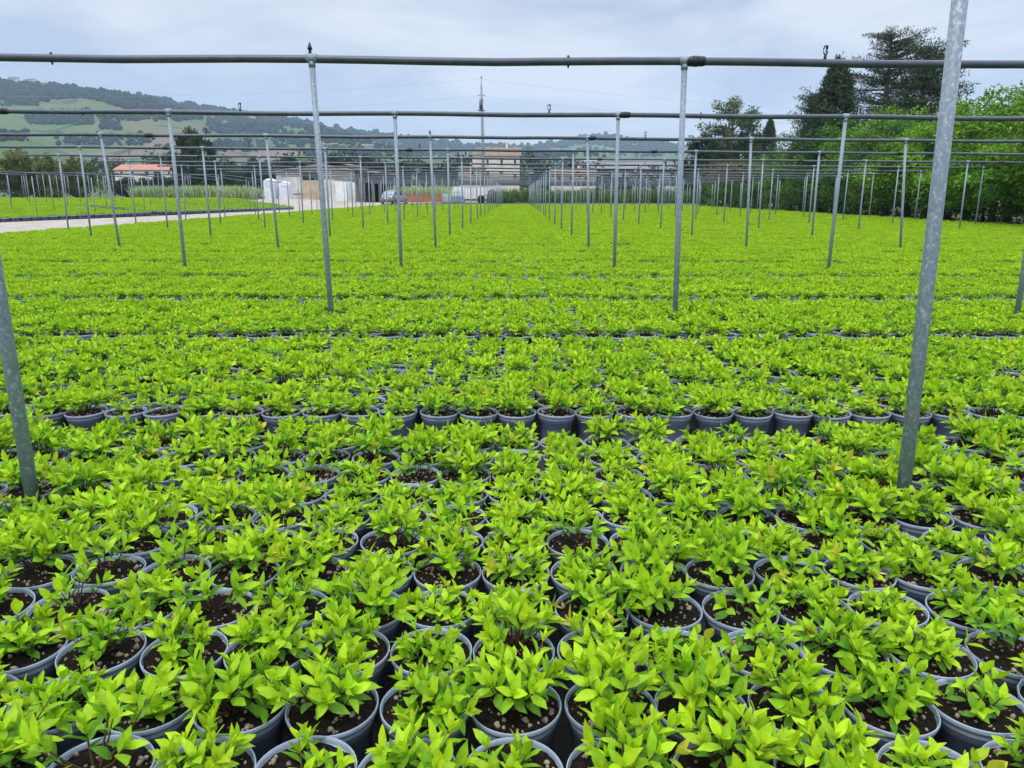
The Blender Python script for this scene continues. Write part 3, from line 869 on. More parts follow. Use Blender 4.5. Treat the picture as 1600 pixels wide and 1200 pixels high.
for k in range(17):
    D = 25.5 + k * 3.3
    x = 19.3 + rng.uniform(-.4, .5)
    t = tree('hedge_bush', f'dark bush at the foot of the tree belt, {ORD[k]} from the camera', x, D, 0, UND[k % 2], rng.uniform(.8, 1.15), 'bushes under the tree belt', 1.1)
    t['category'] = 'bush'
CY = meshes(conifer(gt, 10.5, 2.1, 'cypress', DARK), M['needle']); CE = meshes(conifer(gt, 14, 5.6, 'cedar', DARK + [(.05, .045, .022)]), M['needle'])
CE2 = meshes(conifer(gt, 9, 3.6, 'cedar', DARK), M['needle'])
x, z = at(1312, 98, 56); tree('cypress', 'dark pointed cypress rising behind the tree belt', x, 56, 0, CY, z / 10.5)
x, z = at(1395, 52, 60); tree('cedar', 'tall dark cedar with flat ragged branches, topmost tree on the right', x, 60, 0, CE, z / 14)
x, z = at(1275, 150, 62); tree('cedar', 'lower dark conifer with spreading branches left of the cypress', x, 62, 0, CE2, z / 9, None, .85)
x, z = at(1452, 76, 61); tree('cedar', 'brownish dark conifer crowding the tall cedar on its right', x, 61, 0, CE2, z / 9, None, .95)
EU = meshes(broadleaf(gt, 14, 4.6, .28, 85, 95, .30, OLIVE, .09)); 
x, z = at(1148, 147, 96); tree('eucalyptus', 'tall airy olive green tree with open crown left of the tree belt', x, 96, .3, EU, z / 14, None, 1.0)
x, z = at(1105, 212, 94); tree('olive_tree', 'lower dark olive tree at the foot of the airy tall tree', x, 94, .3, FARB[0], z / 9, None, .75)
x, z = at(1172, 196, 99); tree('olive_tree', 'dense olive tree filling the foot of the airy tree on its right', x, 99, .3, FARB[1], z / 9, None, .7)
x, z = at(1203, 194, 100); tree('cypress', 'small distant cypress right of the airy tall tree', x, 100, .3, CY, z / 10.5, None, .75)
x, z = at(300, 205, 112); tree('lime_tree', 'full dark green tree standing beside the red roofed house', x, 112, .6, FARB[0], z / 9, None, .72)
for (p, yt, D, v, sx, lb) in [(20, 226, 76, 1, .7, 'olive green bushy tree at the left border behind the side plot'), (70, 232, 77, 0, .65, 'dark bushy tree behind the side plot, second from the left border'),
                          (118, 240, 79, 1, .7, 'low spreading tree at the right end of the left bushes'), (-40, 228, 74, 0, .7, 'bushy tree cut off by the left border'),
                          (395, 246, 150, 2, .9, 'dark tree just left of the farm shed'), (360, 252, 160, 1, .9, 'low tree between the dark tree and the shed'), (455, 243, 155, 0, 1, 'dark tree rising behind the left shed roof'),
                          (520, 240, 170, 2, 1, 'tree rising behind the shed ridge'), (575, 243, 165, 0, .9, 'dark round tree behind the lean-to roof'), (630, 252, 160, 2, .9, 'dark tree behind the parked car'),
                          (668, 256, 170, 0, .9, 'dark tree above the terracotta wall'), (700, 258, 150, 1, .7, 'bright small tree left of the old farmhouse'), (838, 262, 180, 2, .8, 'dark tree right of the old farmhouse'),
                          (1085, 258, 120, 0, .9, 'dark tree at the right end of the white warehouse'), (975, 270, 130, 2, .6, 'small dark conifer in front of the white warehouse'),
                          (247, 268, 135, 2, .7, 'low dark tree in front of the red roofed house'), (196, 277, 140, 0, 1.8, 'dark bushy tree hiding the left foot of the red roofed house'), (224, 278, 138, 2, 1.9, 'dark bush below the windows of the red roofed house'), (272, 275, 142, 0, 1.7, 'dark bushy tree hiding the right foot of the red roofed house'), (330, 262, 140, 0, .8, 'low tree right of the full dark green tree')]:
    x, z = at(p, yt, D); g_ = float(gz(x, D))
    tree('dense_tree', lb, x, D, g_, (OLB[v % 2] if p < 140 else FARB[v]), (z - g_) / 9, 'trees behind the plots', sx)

m = MB(); cen = []; 
for _ in range(620):
    p = gt.uniform(-60, 1120); D = gt.uniform(205, 300); top = 250 + 7 * math.sin(p * .021) + 5 * math.sin(p * .067) + (8 if p > 830 else 0) + (6 if p < 230 else 0)
    X_, zt_ = at(p, top, D); z_ = zt_ * gt.uniform(.25, .95)
    cen.append((X_, D, z_))
cen = np.array(cen); rad = np.c_[gt.uniform(2.2, 4.2, len(cen)), gt.uniform(2.2, 4.2, len(cen)), gt.uniform(1.2, 2.4, len(cen))]
pal = np.array([(.022, .036, .018), (.032, .05, .022), (.045, .07, .026), (.026, .042, .022)])
crown_cloud(m, gt, cen, rad, 70, 1.0, pal[gt.integers(0, 4, len(cen))])
tag(m.build('woods', M['wood_far'], None, False), 'dark wooded belt crossing the valley behind shed and farmhouse', 'woods', None, 'stuff')

# ------------------------------------------------------------------ reeds, hedge, cane, rubble
def blades(mb, g, x0, x1, y0, y1, n, h0, h1, pal, w=.03, hf=None):
    x = g.uniform(x0, x1, n); y = g.uniform(y0, y1, n); hh = g.uniform(h0, h1, n)
    if hf is not None: hh = hh * hf(x)
    P = np.c_[x, y, gz(x, y)]
    A = np.c_[g.normal(0, .22, n), g.normal(0, .22, n), np.ones(n)]
    N = g.normal(0, 1, (n, 3)); N[:, 2] = 0
    pal = np.asarray(pal); C = pal[g.integers(0, len(pal), n)] * g.uniform(.7, 1.25, (n, 1))
    add_leaves(mb, 1, P, A, N, hh, np.full(n, w) * g.uniform(.6, 1.4, n), np.full(n, .2), g.uniform(-.3, .4, n), C)
REED = [(.34, .48, .17), (.42, .56, .24), (.25, .38, .13), (.48, .48, .27)]
m = MB(); a = at(215, 300, 74)[0]; b = at(398, 300, 74)[0]; blades(m, gt, a, b, 72.5, 75.5, 6500, .7, 1.45, REED, .10)
tag(m.build('reeds', M['reed'], None, False), 'pale green reeds behind the plot beyond the lane', 'reeds', None, 'stuff')
m = MB(); a = at(612, 300, 99)[0]; b = at(705, 300, 99)[0]; blades(m, gt, a, b, 97.5, 101, 2600, 1.2, 2.3, REED, .11)
tag(m.build('reeds', M['reed'], None, False), 'pale green reeds growing over the terracotta wall', 'reeds', None, 'stuff')
m = MB(); a = at(770, 300, 92)[0]; b = at(1125, 300, 92)[0]
n_ = 150; cx_ = gt.uniform(a, b, n_); cy_ = gt.uniform(90.8, 94, n_)
cen = np.c_[cx_, cy_, gz(cx_, cy_) + gt.uniform(.2, 1.6, n_) * (.75 + .25 * np.sin(cx_ * .9))]
rad = np.c_[gt.uniform(.5, .9, n_), gt.uniform(.4, .7, n_), gt.uniform(.35, .7, n_)]
pal = np.array([(.06, .12, .025), (.10, .17, .04), (.13, .2, .06), (.05, .09, .025)])
crown_cloud(m, gt, cen, rad, 80, .2, pal[gt.integers(0, 4, n_)])
blades(m, gt, a, b, 90.5, 94, 5200, .7, 1.9, [(.13, .21, .06), (.09, .15, .04), (.17, .22, .09)], .09)
tag(m.build('undergrowth', M['reed'], None, False), 'tangle of tall weeds and scrub closing the far end of the plot', 'undergrowth', None, 'stuff')
m = MB(); a = at(1108, 300, 90)[0]; b = at(1200, 300, 90)[0]
blades(m, gt, a, b, 88.8, 92, 5000, 2.6, 5.0, [(.26, .22, .11), (.32, .27, .15), (.18, .19, .08), (.12, .15, .05)], .14)
tag(m.build('cane_thicket', M['reed'], None, False), 'tall tan cane thicket below the airy tree', 'cane thicket', None, 'stuff')
m = MB()
xa, _ = at(1122, 315, 88.8)
for _ in range(70): 
    q = gt.normal(0, .55); pebble(m, (xa + q, 88.8 + gt.normal(0, .3), .15 + max(0, .45 - abs(q) * .4) * gt.random()), gt.uniform(.08, .22), gt, 0)
M['rubble'] = mk('pale_rubble', (.5, .46, .4), (.75, .72, .66), 3, .9)
tag(m.build('rubble', M['rubble'], None, False), 'heap of pale rubble at the far right end of the plot', 'rubble', None, 'stuff')

# ------------------------------------------------------------------ buildings
M['plaster'] = mk('white_plaster', (.50, .48, .44), (.66, .64, .60), 1.2, .9, 0, .2, 8)
M['block'] = mk('weathered_plaster', (.46, .45, .42), (.70, .69, .66), .8, .9, 0, .3, 6, detail=9)
M['stone'] = mk('old_stone_wall', (.58, .54, .47), (.72, .68, .61), 1.4, .95, 0, .5, 7, detail=9)
M['tiles'] = mk('brown_roof_tiles', (.16, .115, .075), (.245, .18, .12), 2.0, .9, 0, .6, 14)
M['redtiles'] = mk('red_roof_tiles', (.34, .15, .105), (.43, .215, .155), 1.6, .9, 0, .6, 12)
M['sheet'] = mk('fibre_cement_sheet', (.30, .26, .225), (.43, .38, .33), 1.0, .9, 0, .4, 10)
M['dark'] = mk('dark_trim_and_shade', (.012, .012, .013), (.03, .03, .03), 2, .8)  # near-black: shade of interiors put into the colour; also dark trim
M['tan'] = mk('tan_boards', (.46, .34, .22), (.55, .42, .28), 1.5, .8)
M['blue'] = mk('pale_blue_paint', (.35, .45, .52), (.42, .5, .55), 3, .6)
M['white'] = mk('white_paint', (.70, .70, .69), (.80, .80, .79), 1.5, .6)
M['cladding'] = mk('pale_cladding', (.44, .45, .47), (.54, .55, .57), .3, .7)
M['wood'] = mk('grey_timber', (.10, .085, .07), (.17, .15, .12), 5, .9)
M['terra'] = mk('terracotta', (.30, .105, .055), (.40, .16, .09), 2.2, .85, 0, .5, 10)
M['glass'] = mk('dark_glass', (.015, .018, .022), None, rough=.1, spec=.6)
M['film'] = mk('white_film', (.50, .53, .61), (.64, .67, .73), 3, .35, 0, .6, 5)

def gable_house(name, label, cat, pl, pr, y_eave, y_ridge, y_base, D, dep, wm, rm, wins=(), door=None, rz=0, axis='x', chim=False, over=.3, group=None, drop=0):
    """pl/pr image columns of the front corners; ridge along local x (or y when axis='y')"""
    xl, ze = at(pl, y_eave, D); xr, zr = at(pr, y_ridge, D); _, zb = at(pl, y_base, D)
    g0 = zb; Wd = xr - xl; he = ze - g0; hr = zr - g0
    t = thing(name, label, cat, ((xl + xr) / 2, D, g0), rz, group)
    w = Wd / 2
    m = MB()
    if axis == 'x':
        m.box(-w, w, 0, dep, -drop - .5, he)
        m.add([(-w, 0, he), (-w, dep, he), (-w, dep / 2, hr)], [(0, 2, 1)]); m.add([(w, 0, he), (w, dep, he), (w, dep / 2, hr)], [(0, 1, 2)])
    else:
        m.box(-w, w, 0, dep, -drop - .5, he)
        m.add([(-w, 0, he), (w, 0, he), (0, 0, hr)], [(0, 1, 2)]); m.add([(-w, dep, he), (w, dep, he), (0, dep, hr)], [(1, 0, 2)])
    m.build('wall', wm, t)
    r = MB(); o = over; th = .12
    if axis == 'x':
        sl = (hr - he) / (dep / 2)
        for s in (0, 1):
            ye = -o if s == 0 else dep + o
            V = [(-w - o, ye, he - sl * o), (w + o, ye, he - sl * o), (w + o, dep / 2, hr), (-w - o, dep / 2, hr)]
            V = V + [(a, b, c + th) for a, b, c in V]
            r.add(V, [(0, 1, 2, 3), (7, 6, 5, 4), (0, 4, 5, 1), (1, 5, 6, 2), (2, 6, 7, 3), (3, 7, 4, 0)])
    else:
        sl = (hr - he) / w
        for s in (-1, 1):
            V = [(s * (w + o), -o, he - sl * o), (s * (w + o), dep + o, he - sl * o), (0, dep + o, hr), (0, -o, hr)]
            V = V + [(a, b, c + th) for a, b, c in V]
            r.add(V, [(0, 1, 2, 3), (7, 6, 5, 4), (0, 4, 5, 1), (1, 5, 6, 2), (2, 6, 7, 3), (3, 7, 4, 0)])
    ro = r.build('roof', rm, t)
    if chim:
        MB().box(w * .2, w * .2 + .6, dep * .4, dep * .4 + .6, hr - .8, hr + .9).box(w * .2 - .08, w * .2 + .68, dep * .4 - .08, dep * .4 + .68, hr + .9, hr + 1.05).build('chimney', wm, ro)
    for (a, b, c, d) in wins:       # pixel rectangles on the front
        x0, z1 = at(a, c, D); x1, z0 = at(b, d, D); xc = (xl + xr) / 2
        x0 -= xc; x1 -= xc; z0 -= g0; z1 -= g0
        f = MB()
        e = .07
        f.box(x0 - e, x0, -.06, .02, z0 - e, z1 + e).box(x1, x1 + e, -.06, .02, z0 - e, z1 + e).box(x0, x1, -.06, .02, z1, z1 + e).box(x0 - .04, x1 + .04, -.10, .02, z0 - e, z0)
        fo = f.build('window', wm if wm is not M['stone'] else M['plaster'], t)
        MB().box(x0, x1, -.02, .015, z0, z1).build('pane', M['glass'], fo)
    if door is not None:
        a, b, c, d, dm = door
        x0, z1 = at(a, c, D); x1, z0 = at(b, d, D); xc = (xl + xr) / 2
        MB().box(x0 - xc, x1 - xc, -.05, .02, z0 - g0, z1 - g0).build('door', dm, t)
    return t

# the farm shed
DS = 95.0
sx0, sb = at(434, 315.5, DS); sx1, _ = at(556, 315, DS)
zf = lambda y: at(500, y, DS)[1] - sb
xp = lambda p: at(p, 300, DS)[0]
t = thing('farm_shed', 'long low farm shed of pale blocks with a grey sheet roof and open lean-to', 'shed', (0, DS, sb))
xa = xp(503)
poly = [(sx0, -.6), (sx1, -.6), (sx1, zf(268)), (xp(545), zf(263)), (xa, zf(258.5)), (sx0, zf(269))]
MB().prism(poly, 0, 13).build('wall', M['block'], t)
def slab(mb, p, q, y0, y1, th=.14):
    (x0, z0), (x1, z1) = p, q
    V = [(x0, y0, z0), (x1, y0, z1), (x1, y1, z1), (x0, y1, z0)]; V = V + [(a, b, c + th) for a, b, c in V]
    mb.add(V, [(3, 2, 1, 0), (4, 5, 6, 7), (0, 1, 5, 4), (1, 2, 6, 5), (2, 3, 7, 6), (3, 0, 4, 7)])
r = MB(); slab(r, (sx0 - .5, zf(270)), (xa, zf(258.2)), -.5, 13.4); slab(r, (xa + .02, zf(258.2)), (sx1 + .4, zf(267.2)), -.5, 13.4)
ro = r.build('roof', M['sheet'], t)
r = MB(); slab(r, (xp(501), zf(257)), (xp(524), zf(254.5)), .8, 12.5); slab(r, (xp(524) + .02, zf(254.5)), (xp(548), zf(258)), .8, 12.5); r.box(xp(503), xp(546), 1.2, 12, zf(262), zf(257.6))
r.build('roof_lantern', M['sheet'], ro)
def panel(nm, a, b, c, d, mm, par, y=-.06):
    return MB().box(xp(a), xp(b), y, .02, zf(d), zf(c)).build(nm, mm, par)
op = panel('window_opening_shade', 474, 504, 268.5, 281.5, M['dark'], t, -.03)  # flat panel; its near-black colour stands in for the shade inside
panel('shutter', 474, 504, 282, 315, M['tan'], t); panel('door', 524.5, 543, 284.5, 314.5, M['white'], t); panel('door', 546, 550.5, 285, 312, M['blue'], t)
panel('garage_door', 505.5, 522.5, 287, 314.5, M['plaster'], t, -.04)
panel('lintel', 434.5, 556, 266.8, 268.2, M['sheet'], t, -.12)
panel('string_course', 455, 473.5, 302.6, 303.8, M['dark'], t, -.035)
panel('drainpipe', 470.8, 472, 269, 315, M['dark'], t, -.14)
for ppx in (560, 568, 576, 584, 592): MB().box(xp(ppx) - .08, xp(ppx) + .08, .2, .36, -.4, zf(271)).build('lean_to_post', M['wood'], t)
r = MB(); slab(r, (sx1 + .02, zf(266)), (xp(599), zf(270.5)), -.6, 10.5); r.build('lean_to_roof', M['sheet'], t)
MB().box(sx1 + .02, xp(594), 9.8, 10, -.4, zf(270)).build('rear_wall', M['dark'], t)  # lean-to shade painted on: wall coloured near-black
MB().box(xp(594), xp(594) + .12, 3.5, 9.8, -.4, zf(270)).build('side_boarding', M['dark'], t)  # boards coloured near-black to carry the shade under the lean-to
MB().box(sx1 + .1, xp(594), 3.2, 3.3, zf(284), zf(270.5)).build('fascia', M['wood'], t)
# things under the lean-to
m = MB()
cx0 = xp(566)
m.box(cx0 - .9, cx0 + .9, 2.0, 3.0, .25, .35).box(cx0 - .9, cx0 - .84, 2, 3, .35, 1.1).box(cx0 + .84, cx0 + .9, 2, 3, .35, 1.1)
for q in (-.7, .7): m.tube([(cx0 + q, 1.95, .2), (cx0 + q, 2.05, .2)], .2, 12)
tag(m.build('hand_cart', M['wood'], None, False, (0, DS, sb)), 'grey low cart standing in the shade of the lean-to', 'cart')

# white film-wrapped stacks
for (a, b, c, lb) in [(412, 436, 279, 'tall white film-wrapped stack at the left corner of the shed'), (436.5, 457, 283.5, 'shorter white film-wrapped stack, the one nearer the shed wall')]:
    Dk = 89.0; x0, zt = at(a, c, Dk); x1, zb = at(b, 315.5, Dk)
    m = MB(); n = 36; hh = zt - zb; rows_ = 14
    V = []
    for k in range(rows_ + 1):
        f = k / rows_
        sc = (1.0 - .10 * f) * (1 if f < .86 else math.sqrt(max(.02, 1 - ((f - .86) / .15) ** 2)))
        for q in range(n):
            th = 2 * math.pi * q / n; cu = abs(math.cos(th)) ** .45 * math.copysign(1, math.cos(th)); su = abs(math.sin(th)) ** .45 * math.copysign(1, math.sin(th))
            wv = 1 + .03 * math.sin(7 * th + k * .5) + gt.normal(0, .012)
            V.append(((x1 - x0) / 2 * cu * sc * wv, .9 * su * sc * wv, hh * f))
    i = np.arange(n); j = (i + 1) % n
    m.add(V, np.concatenate([np.stack([r_ * n + i, r_ * n + j, (r_ + 1) * n + j, (r_ + 1) * n + i], 1) for r_ in range(rows_)]))
    m.add(V[-n:], [list(range(n))])
    tag(m.build('wrapped_stack', M['film'], None, True, ((x0 + x1) / 2, Dk, zb)), lb, 'wrapped stack')
x0, zt = at(401, 304, 88); x1, zb = at(411, 315, 88)
m = MB()
for q in range(4): m.tube([(0, 0, .21 * q), (0, 0, .21 * q + .05), (0, 0, .21 * q + .15), (0, 0, .21 * q + .2)], [.30, .36, .36, .30], 20)
tag(m.build('tyre_pile', M['black'], None, True, ((x0 + x1) / 2, 88, zb)), 'dark pile of tyres left of the white wrapped stacks', 'tyre pile')

# old farmhouse and neighbours
t = gable_house('old_farmhouse', 'tall old stone farmhouse with brown tile roof and three upper windows', 'house', 756, 812, 243, 229, 296, 172, 8, M['stone'], M['tiles'],
            [(760.2, 763.6, 249.5, 258), (782, 785.4, 249.5, 258), (803, 806.4, 249.5, 258), (781, 785.5, 268, 271.5), (803, 806.5, 272, 278), (761, 764, 268, 275)], chim=True, over=.35)
x0, z1 = at(738, 233, 174); x1, z0 = at(756.6, 296, 174); w2 = (x1 - x0)
m = MB(); bx0, bz0 = at(784, 296, 172)
m.box(x0 - bx0, x1 - bx0 - .2, 1.5, 9, -.5, at(738, 241, 174)[1] - bz0)
m.build('side_wing', M['stone'], t)
m = MB(); m.prism([(x0 - bx0 - .4, at(738, 242, 174)[1] - bz0), (x1 - bx0 - .22, at(738, 242, 174)[1] - bz0), (x1 - bx0 - .22, at(738, 230, 174)[1] - bz0), (x0 - bx0 + .9, at(738, 230, 174)[1] - bz0)], 1.2, 9.3)
m.build('side_roof', M['sheet'], t)
gable_house('cottage', 'low whitish annex at the left foot of the old farmhouse', 'house', 716, 755, 265, 260, 292, 166, 6, M['plaster'], M['tiles'], [(721, 724, 268, 273), (737, 740, 268, 273)])
gable_house('cottage', 'low house with brown roof right of the old farmhouse', 'house', 862, 932, 272, 263.5, 295, 178, 8, M['stone'], M['tiles'], [(872, 876, 275, 281), (890, 894, 275, 281), (914, 918, 275, 281)], chim=True)
gable_house('cottage', 'white gabled house peeping over the brown roofed house', 'house', 822, 838, 269, 263, 292, 186, 7, M['plaster'], M['redtiles'], [(828, 831, 273, 277)], axis='y')
gable_house('farmhouse', 'long white house with red tiled roof on the left', 'house', 178, 281, 265.5, 256.5, 280, 196, 9, M['plaster'], M['redtiles'],
            [(188, 192, 268, 272), (205, 209, 268, 272), (226, 233, 268, 274), (240, 246, 268, 274), (262, 266, 268, 272)], drop=3)
gable_house('warehouse', 'wide white warehouse with a shallow roof beyond the scrub', 'warehouse', 912, 1078, 252, 246.5, 296, 235, 30, M['cladding'], M['cladding'],
            [(930, 990, 264, 269), (1000, 1060, 264, 269)], (945, 962, 274, 296, M['sheet']), over=.15)
gable_house('outbuilding', 'small white outbuilding between shed and farmhouse', 'house', 643, 662, 263.5, 261, 275, 190, 7, M['white'], M['sheet'], [(648, 651, 266, 270)], drop=3)
hh = [(46, 128, 12, 'white villa crowning the left ridge'), (70, 131, 13, 'second white villa on the ridge, lower down the slope'), (6, 161, 14, 'pale house on the hillside at the left border'),
      (401, 190, 13, 'pale house among the trees below the ridge'), (514, 230, 8, 'small white house on the slope above the shed'), (526, 230, 10, 'white house beside the small one on the slope'),
      (627, 230, 10, 'white house alone on the slope above the car'), (1068, 238, 12, 'pale farmhouse on the right hillside'), (578, 236, 16, 'wide tan farmhouse on the slope above the lean-to'), (868, 240, 14, 'pale far house right of the old farmhouse roof')]
for (p, yb, wpx, lb) in hh:
    X_, D_, Z_ = hill_at(p, yb); mpp = D_ / FPX; w = wpx * mpp / 2; he = wpx * mpp * .42
    t = thing('hill_house', lb, 'house', (X_, D_, Z_), rng.uniform(-.3, .3), 'houses on the hillside')
    MB().box(-w, w, 0, w * 1.1, -6, he).add([(-w, 0, he), (-w, w * 1.1, he), (-w, w * .55, he * 1.35)], [(0, 2, 1)]).add([(w, 0, he), (w, w * 1.1, he), (w, w * .55, he * 1.35)], [(0, 1, 2)]).build('wall', M['plaster'], t)
    r = MB()
    for s in (0, 1):
        ye = -.8 if s == 0 else w * 1.1 + .8
        V = [(-w - .8, ye, he * .97), (w + .8, ye, he * .97), (w + .8, w * .55, he * 1.36), (-w - .8, w * .55, he * 1.36)]; V += [(a, b, c + .4) for a, b, c in V]
        r.add(V, [(0, 1, 2, 3), (7, 6, 5, 4), (0, 4, 5, 1), (1, 5, 6, 2), (2, 6, 7, 3), (3, 7, 4, 0)])
    r.build('roof', M['tiles'], t)
    for q in (-.55, 0, .55): MB().box(q * w - w * .09, q * w + w * .09, -.3, .05, he * .35, he * .72).build('window', M['glass'], t)

# terracotta wall
x0, zt = at(621, 303.5, 96); x1, zb = at(691, 317, 96)
t = thing('boundary_wall', 'low terracotta wall between parked car and white tanks', 'wall', ((x0 + x1) / 2, 96, zb))
w = (x1 - x0) / 2; ht = zt - zb
m = MB(); npn = 9
for k in range(npn):
    m.box(-w + 2 * w * k / npn + .01, -w + 2 * w * (k + 1) / npn - .01, 0, .16, -.4, ht - .06 - .02 * (k % 2))
m.build('panel', M['terra'], t)
MB().box(-w - .05, w + .05, -.04, .2, ht - .055, ht).build('coping', M['terra'], t)

# tanks
def ibc(label, pl, pr, yt, yb, D, lower, upper):
    x0, zt = at(pl, yt, D); x1, zb = at(pr, yb, D); w = (x1 - x0) / 2; hh = zt - zb
    t = thing('liquid_tank', label, 'tank', ((x0 + x1) / 2, D, zb), 0, 'caged liquid tanks')
    MB().box(-w, w, -.5, .5, .0, .12).box(-w, -w + .12, -.5, .5, -.12, .0).box(w - .12, w, -.5, .5, -.12, 0).build('pallet', M['wood'], t)
    MB().box(-w + .03, w - .03, -.46, .46, .12, hh * .52, 0, None, .0).build('lower_tank', lower, t)
    MB().box(-w + .03, w - .03, -.46, .46, hh * .52 + .002, hh * .96, 0, None, .05).build('upper_tank', upper, t)
    MB().tube([(0, 0, hh * .96), (0, 0, hh)], .11, 12).build('cap', M['black'], t)
    m = MB()
    for q in np.linspace(-w, w, 6): m.box(q - .012, q + .012, -.52, -.497, .12, hh * .97)
    for q in np.linspace(.12, hh * .97, 6): m.box(-w - .012, w + .012, -.546, -.523, q - .012, q + .012)
    m.build('cage', M['galv'], t)
M['bluetank'] = mk('blue_plastic', (.22, .32, .50), (.30, .40, .56), 4, .5)
ibc('white caged tank, the small one at the end of the terracotta wall', 691, 705, 302.5, 317.5, 91, M['white'], M['white'])
ibc('caged tank with a blue lower half in front of the white trailer', 706.5, 726, 296.5, 317.5, 90.5, M['bluetank'], M['white'])
x0, zt = at(707, 291.5, 93.5); x1, zb = at(769, 317, 93.5); w = (x1 - x0) / 2; hh_ = zt - zb
t = thing('box_trailer', 'white box trailer with ribbed side standing behind the blue tank', 'trailer', ((x0 + x1) / 2, 93.5, zb))
MB().box(-w, w, 0, 2.2, .45, hh_).build('body', M['white'], t)
m = MB()
for q in np.linspace(-w + .03, w - .03, 9): m.box(q - .025, q + .025, -.03, -.002, .45, hh_)
m.build('rib', M['plaster'], t)
MB().box(-w - .04, w + .04, -.05, 2.25, hh_ + .002, hh_ + .05).build('roof_edge', M['plaster'], t)
MB().box(-w, w, .1, 2.1, .3, .447).build('chassis', M['black'], t)
for q in (-w * .5, w * .45):
    o = MB().tube([(q, .05, .3), (q, .3, .3)], .3, 18).build('wheel', M['black'], t); MB().tube([(q, .03, .3), (q, .049, .3)], .15, 14).build('hub', M['galv'], o)
# small walking tractor beside the trailer
x0, zb = at(752, 317, 91.5)
t = thing('motor_cultivator', 'dark motor cultivator with long handles beside the trailer', 'cultivator', (x0, 91.5, zb), .5)
MB().box(-.35, .35, -.2, .2, .4, .85, 0, None, .05).box(-.6, -.35, -.12, .12, .35, .6).build('engine', mk('dark_green_paint', (.02, .06, .05), None, rough=.5), t)
for s in (-.32, .32):
    o = MB().tube([(0, s - .07, .32), (0, s + .07, .32)], .32, 18).build('wheel', M['black'], t)
    MB().tube([(.3, s * .5, .7), (.9, s * .8, .95), (1.3, s * .9, 1.1)], .025, 8).build('handle', M['black'], t)
x0, zb = at(768, 317, 92)
t = thing('tarp_heap', 'dark tarpaulin heap at the right end of the trailer', 'heap', (x0, 92, zb))
m = MB(); v = ICO2 * np.array([.62, .6, 1.5]) * (1 + gt.normal(0, .08, (len(ICO2), 1))); v[:, 2] = np.maximum(v[:, 2], -.1); m.add(v, ICF2); m.build('tarpaulin', mk('dark_tarpaulin', (.02, .025, .03), (.045, .05, .055), 3, .5), t, True)

# ------------------------------------------------------------------ car
def loft(mb, secs, mat=0, n=20, p=3.2):
    """secs: (y, half width, z low, z high, centre taper)"""
    V = []
    for (y, hw, z0, z1) in secs:
        for k in range(n):
            th = 2 * math.pi * k / n; c, s = math.cos(th), math.sin(th)
            V.append((hw * math.copysign(abs(c) ** (2 / p), c), y, (z0 + z1) / 2 + (z1 - z0) / 2 * math.copysign(abs(s) ** (2 / p), s)))
    i = np.arange(n); j = (i + 1) % n
    mb.add(V, np.concatenate([np.stack([r_ * n + i, r_ * n + j, (r_ + 1) * n + j, (r_ + 1) * n + i], 1)[:, ::-1] for r_ in range(len(secs) - 1)]), mat)
    mb.add(V[:n], [list(range(n))[::-1]]); mb.add(V[-n:], [list(range(n))])
Dc = 84.5
xc, zc = at(604.5, 318, Dc)
zc = float(gz(xc, Dc)) + .013
t = thing('parked_car', 'silver hatchback parked at the end of the lane, seen from behind', 'car', (xc, Dc, zc), R(-16))
silver = mk('silver_paint', (.27, .295, .33), None, rough=.28, metal=.55, spec=.6)
m = MB(); loft(m, [(-.02, .70, .42, .72), (.05, .83, .28, .90), (.3, .87, .22, .97), (1.2, .88, .2, .97), (2.6, .88, .2, .95), (3.3, .86, .22, .86), (3.9, .80, .26, .74), (4.15, .66, .34, .62)], 0, 24, 4)
bd = m.build('body', silver, t, True)
m = MB(); loft(m, [(.30, .66, .93, 1.0), (.55, .70, .90, 1.30), (.95, .68, .9, 1.45), (2.0, .68, .9, 1.47), (2.5, .67, .9, 1.38), (3.1, .70, .88, .97)], 0, 24, 4)
m.build('cabin', silver, t, True)
def panelq(nm, V, mm, par=t): return MB().add(V, [(0, 1, 2, 3)]).build(nm, mm, par)
m = MB(); m.add([(-.56, .29, .98), (.56, .29, .98), (.54, .66, 1.36), (-.54, .66, 1.36), (-.56, .33, .96), (.56, .33, .96), (.54, .72, 1.34), (-.54, .72, 1.34)], [(0, 1, 2, 3), (7, 6, 5, 4), (0, 4, 5, 1), (1, 5, 6, 2), (2, 6, 7, 3), (3, 7, 4, 0)]); m.build('rear_window', M['glass'], t)
for s in (-1, 1):
    for (ya, yb) in ((.72, 1.45), (1.55, 2.4)):
        m = MB(); m.box(min(s * .66, s * .715), max(s * .66, s * .715), ya, yb, 1.0, 1.36); m.build('side_window', M['glass'], t)
    m = MB(); m.box(s * .76 - .1, s * .76 + .1, -.01, .12, .66, .86); m.build('tail_light', mk('red_lens', (.30, .02, .015), None, rough=.2), t)
    for yw in (.75, 3.25):
        o = MB().tube([(s * .80, yw, .30), (s * .82, yw, .30), (s * .89, yw, .30), (s * .90, yw, .30)], [.27, .30, .30, .27], 24).build('wheel', M['black'], t, True)
        MB().tube([(s * .895, yw, .30), (s * .912, yw, .30)], [.2, .18], 16).build('rim', M['galv'], o)
    m = MB(); m.box(s * .93 - .1, s * .93 + .1, 2.55, 2.7, .93, 1.06); m.build('mirror', silver, t)
MB().box(-.26, .26, -.055, -.02, .56, .67).build('number_plate', M['white'], t)
MB().box(-.82, .82, -.06, .10, .30, .46).build('bumper', mk('grey_bumper', (.10, .105, .11), None, rough=.5), t)

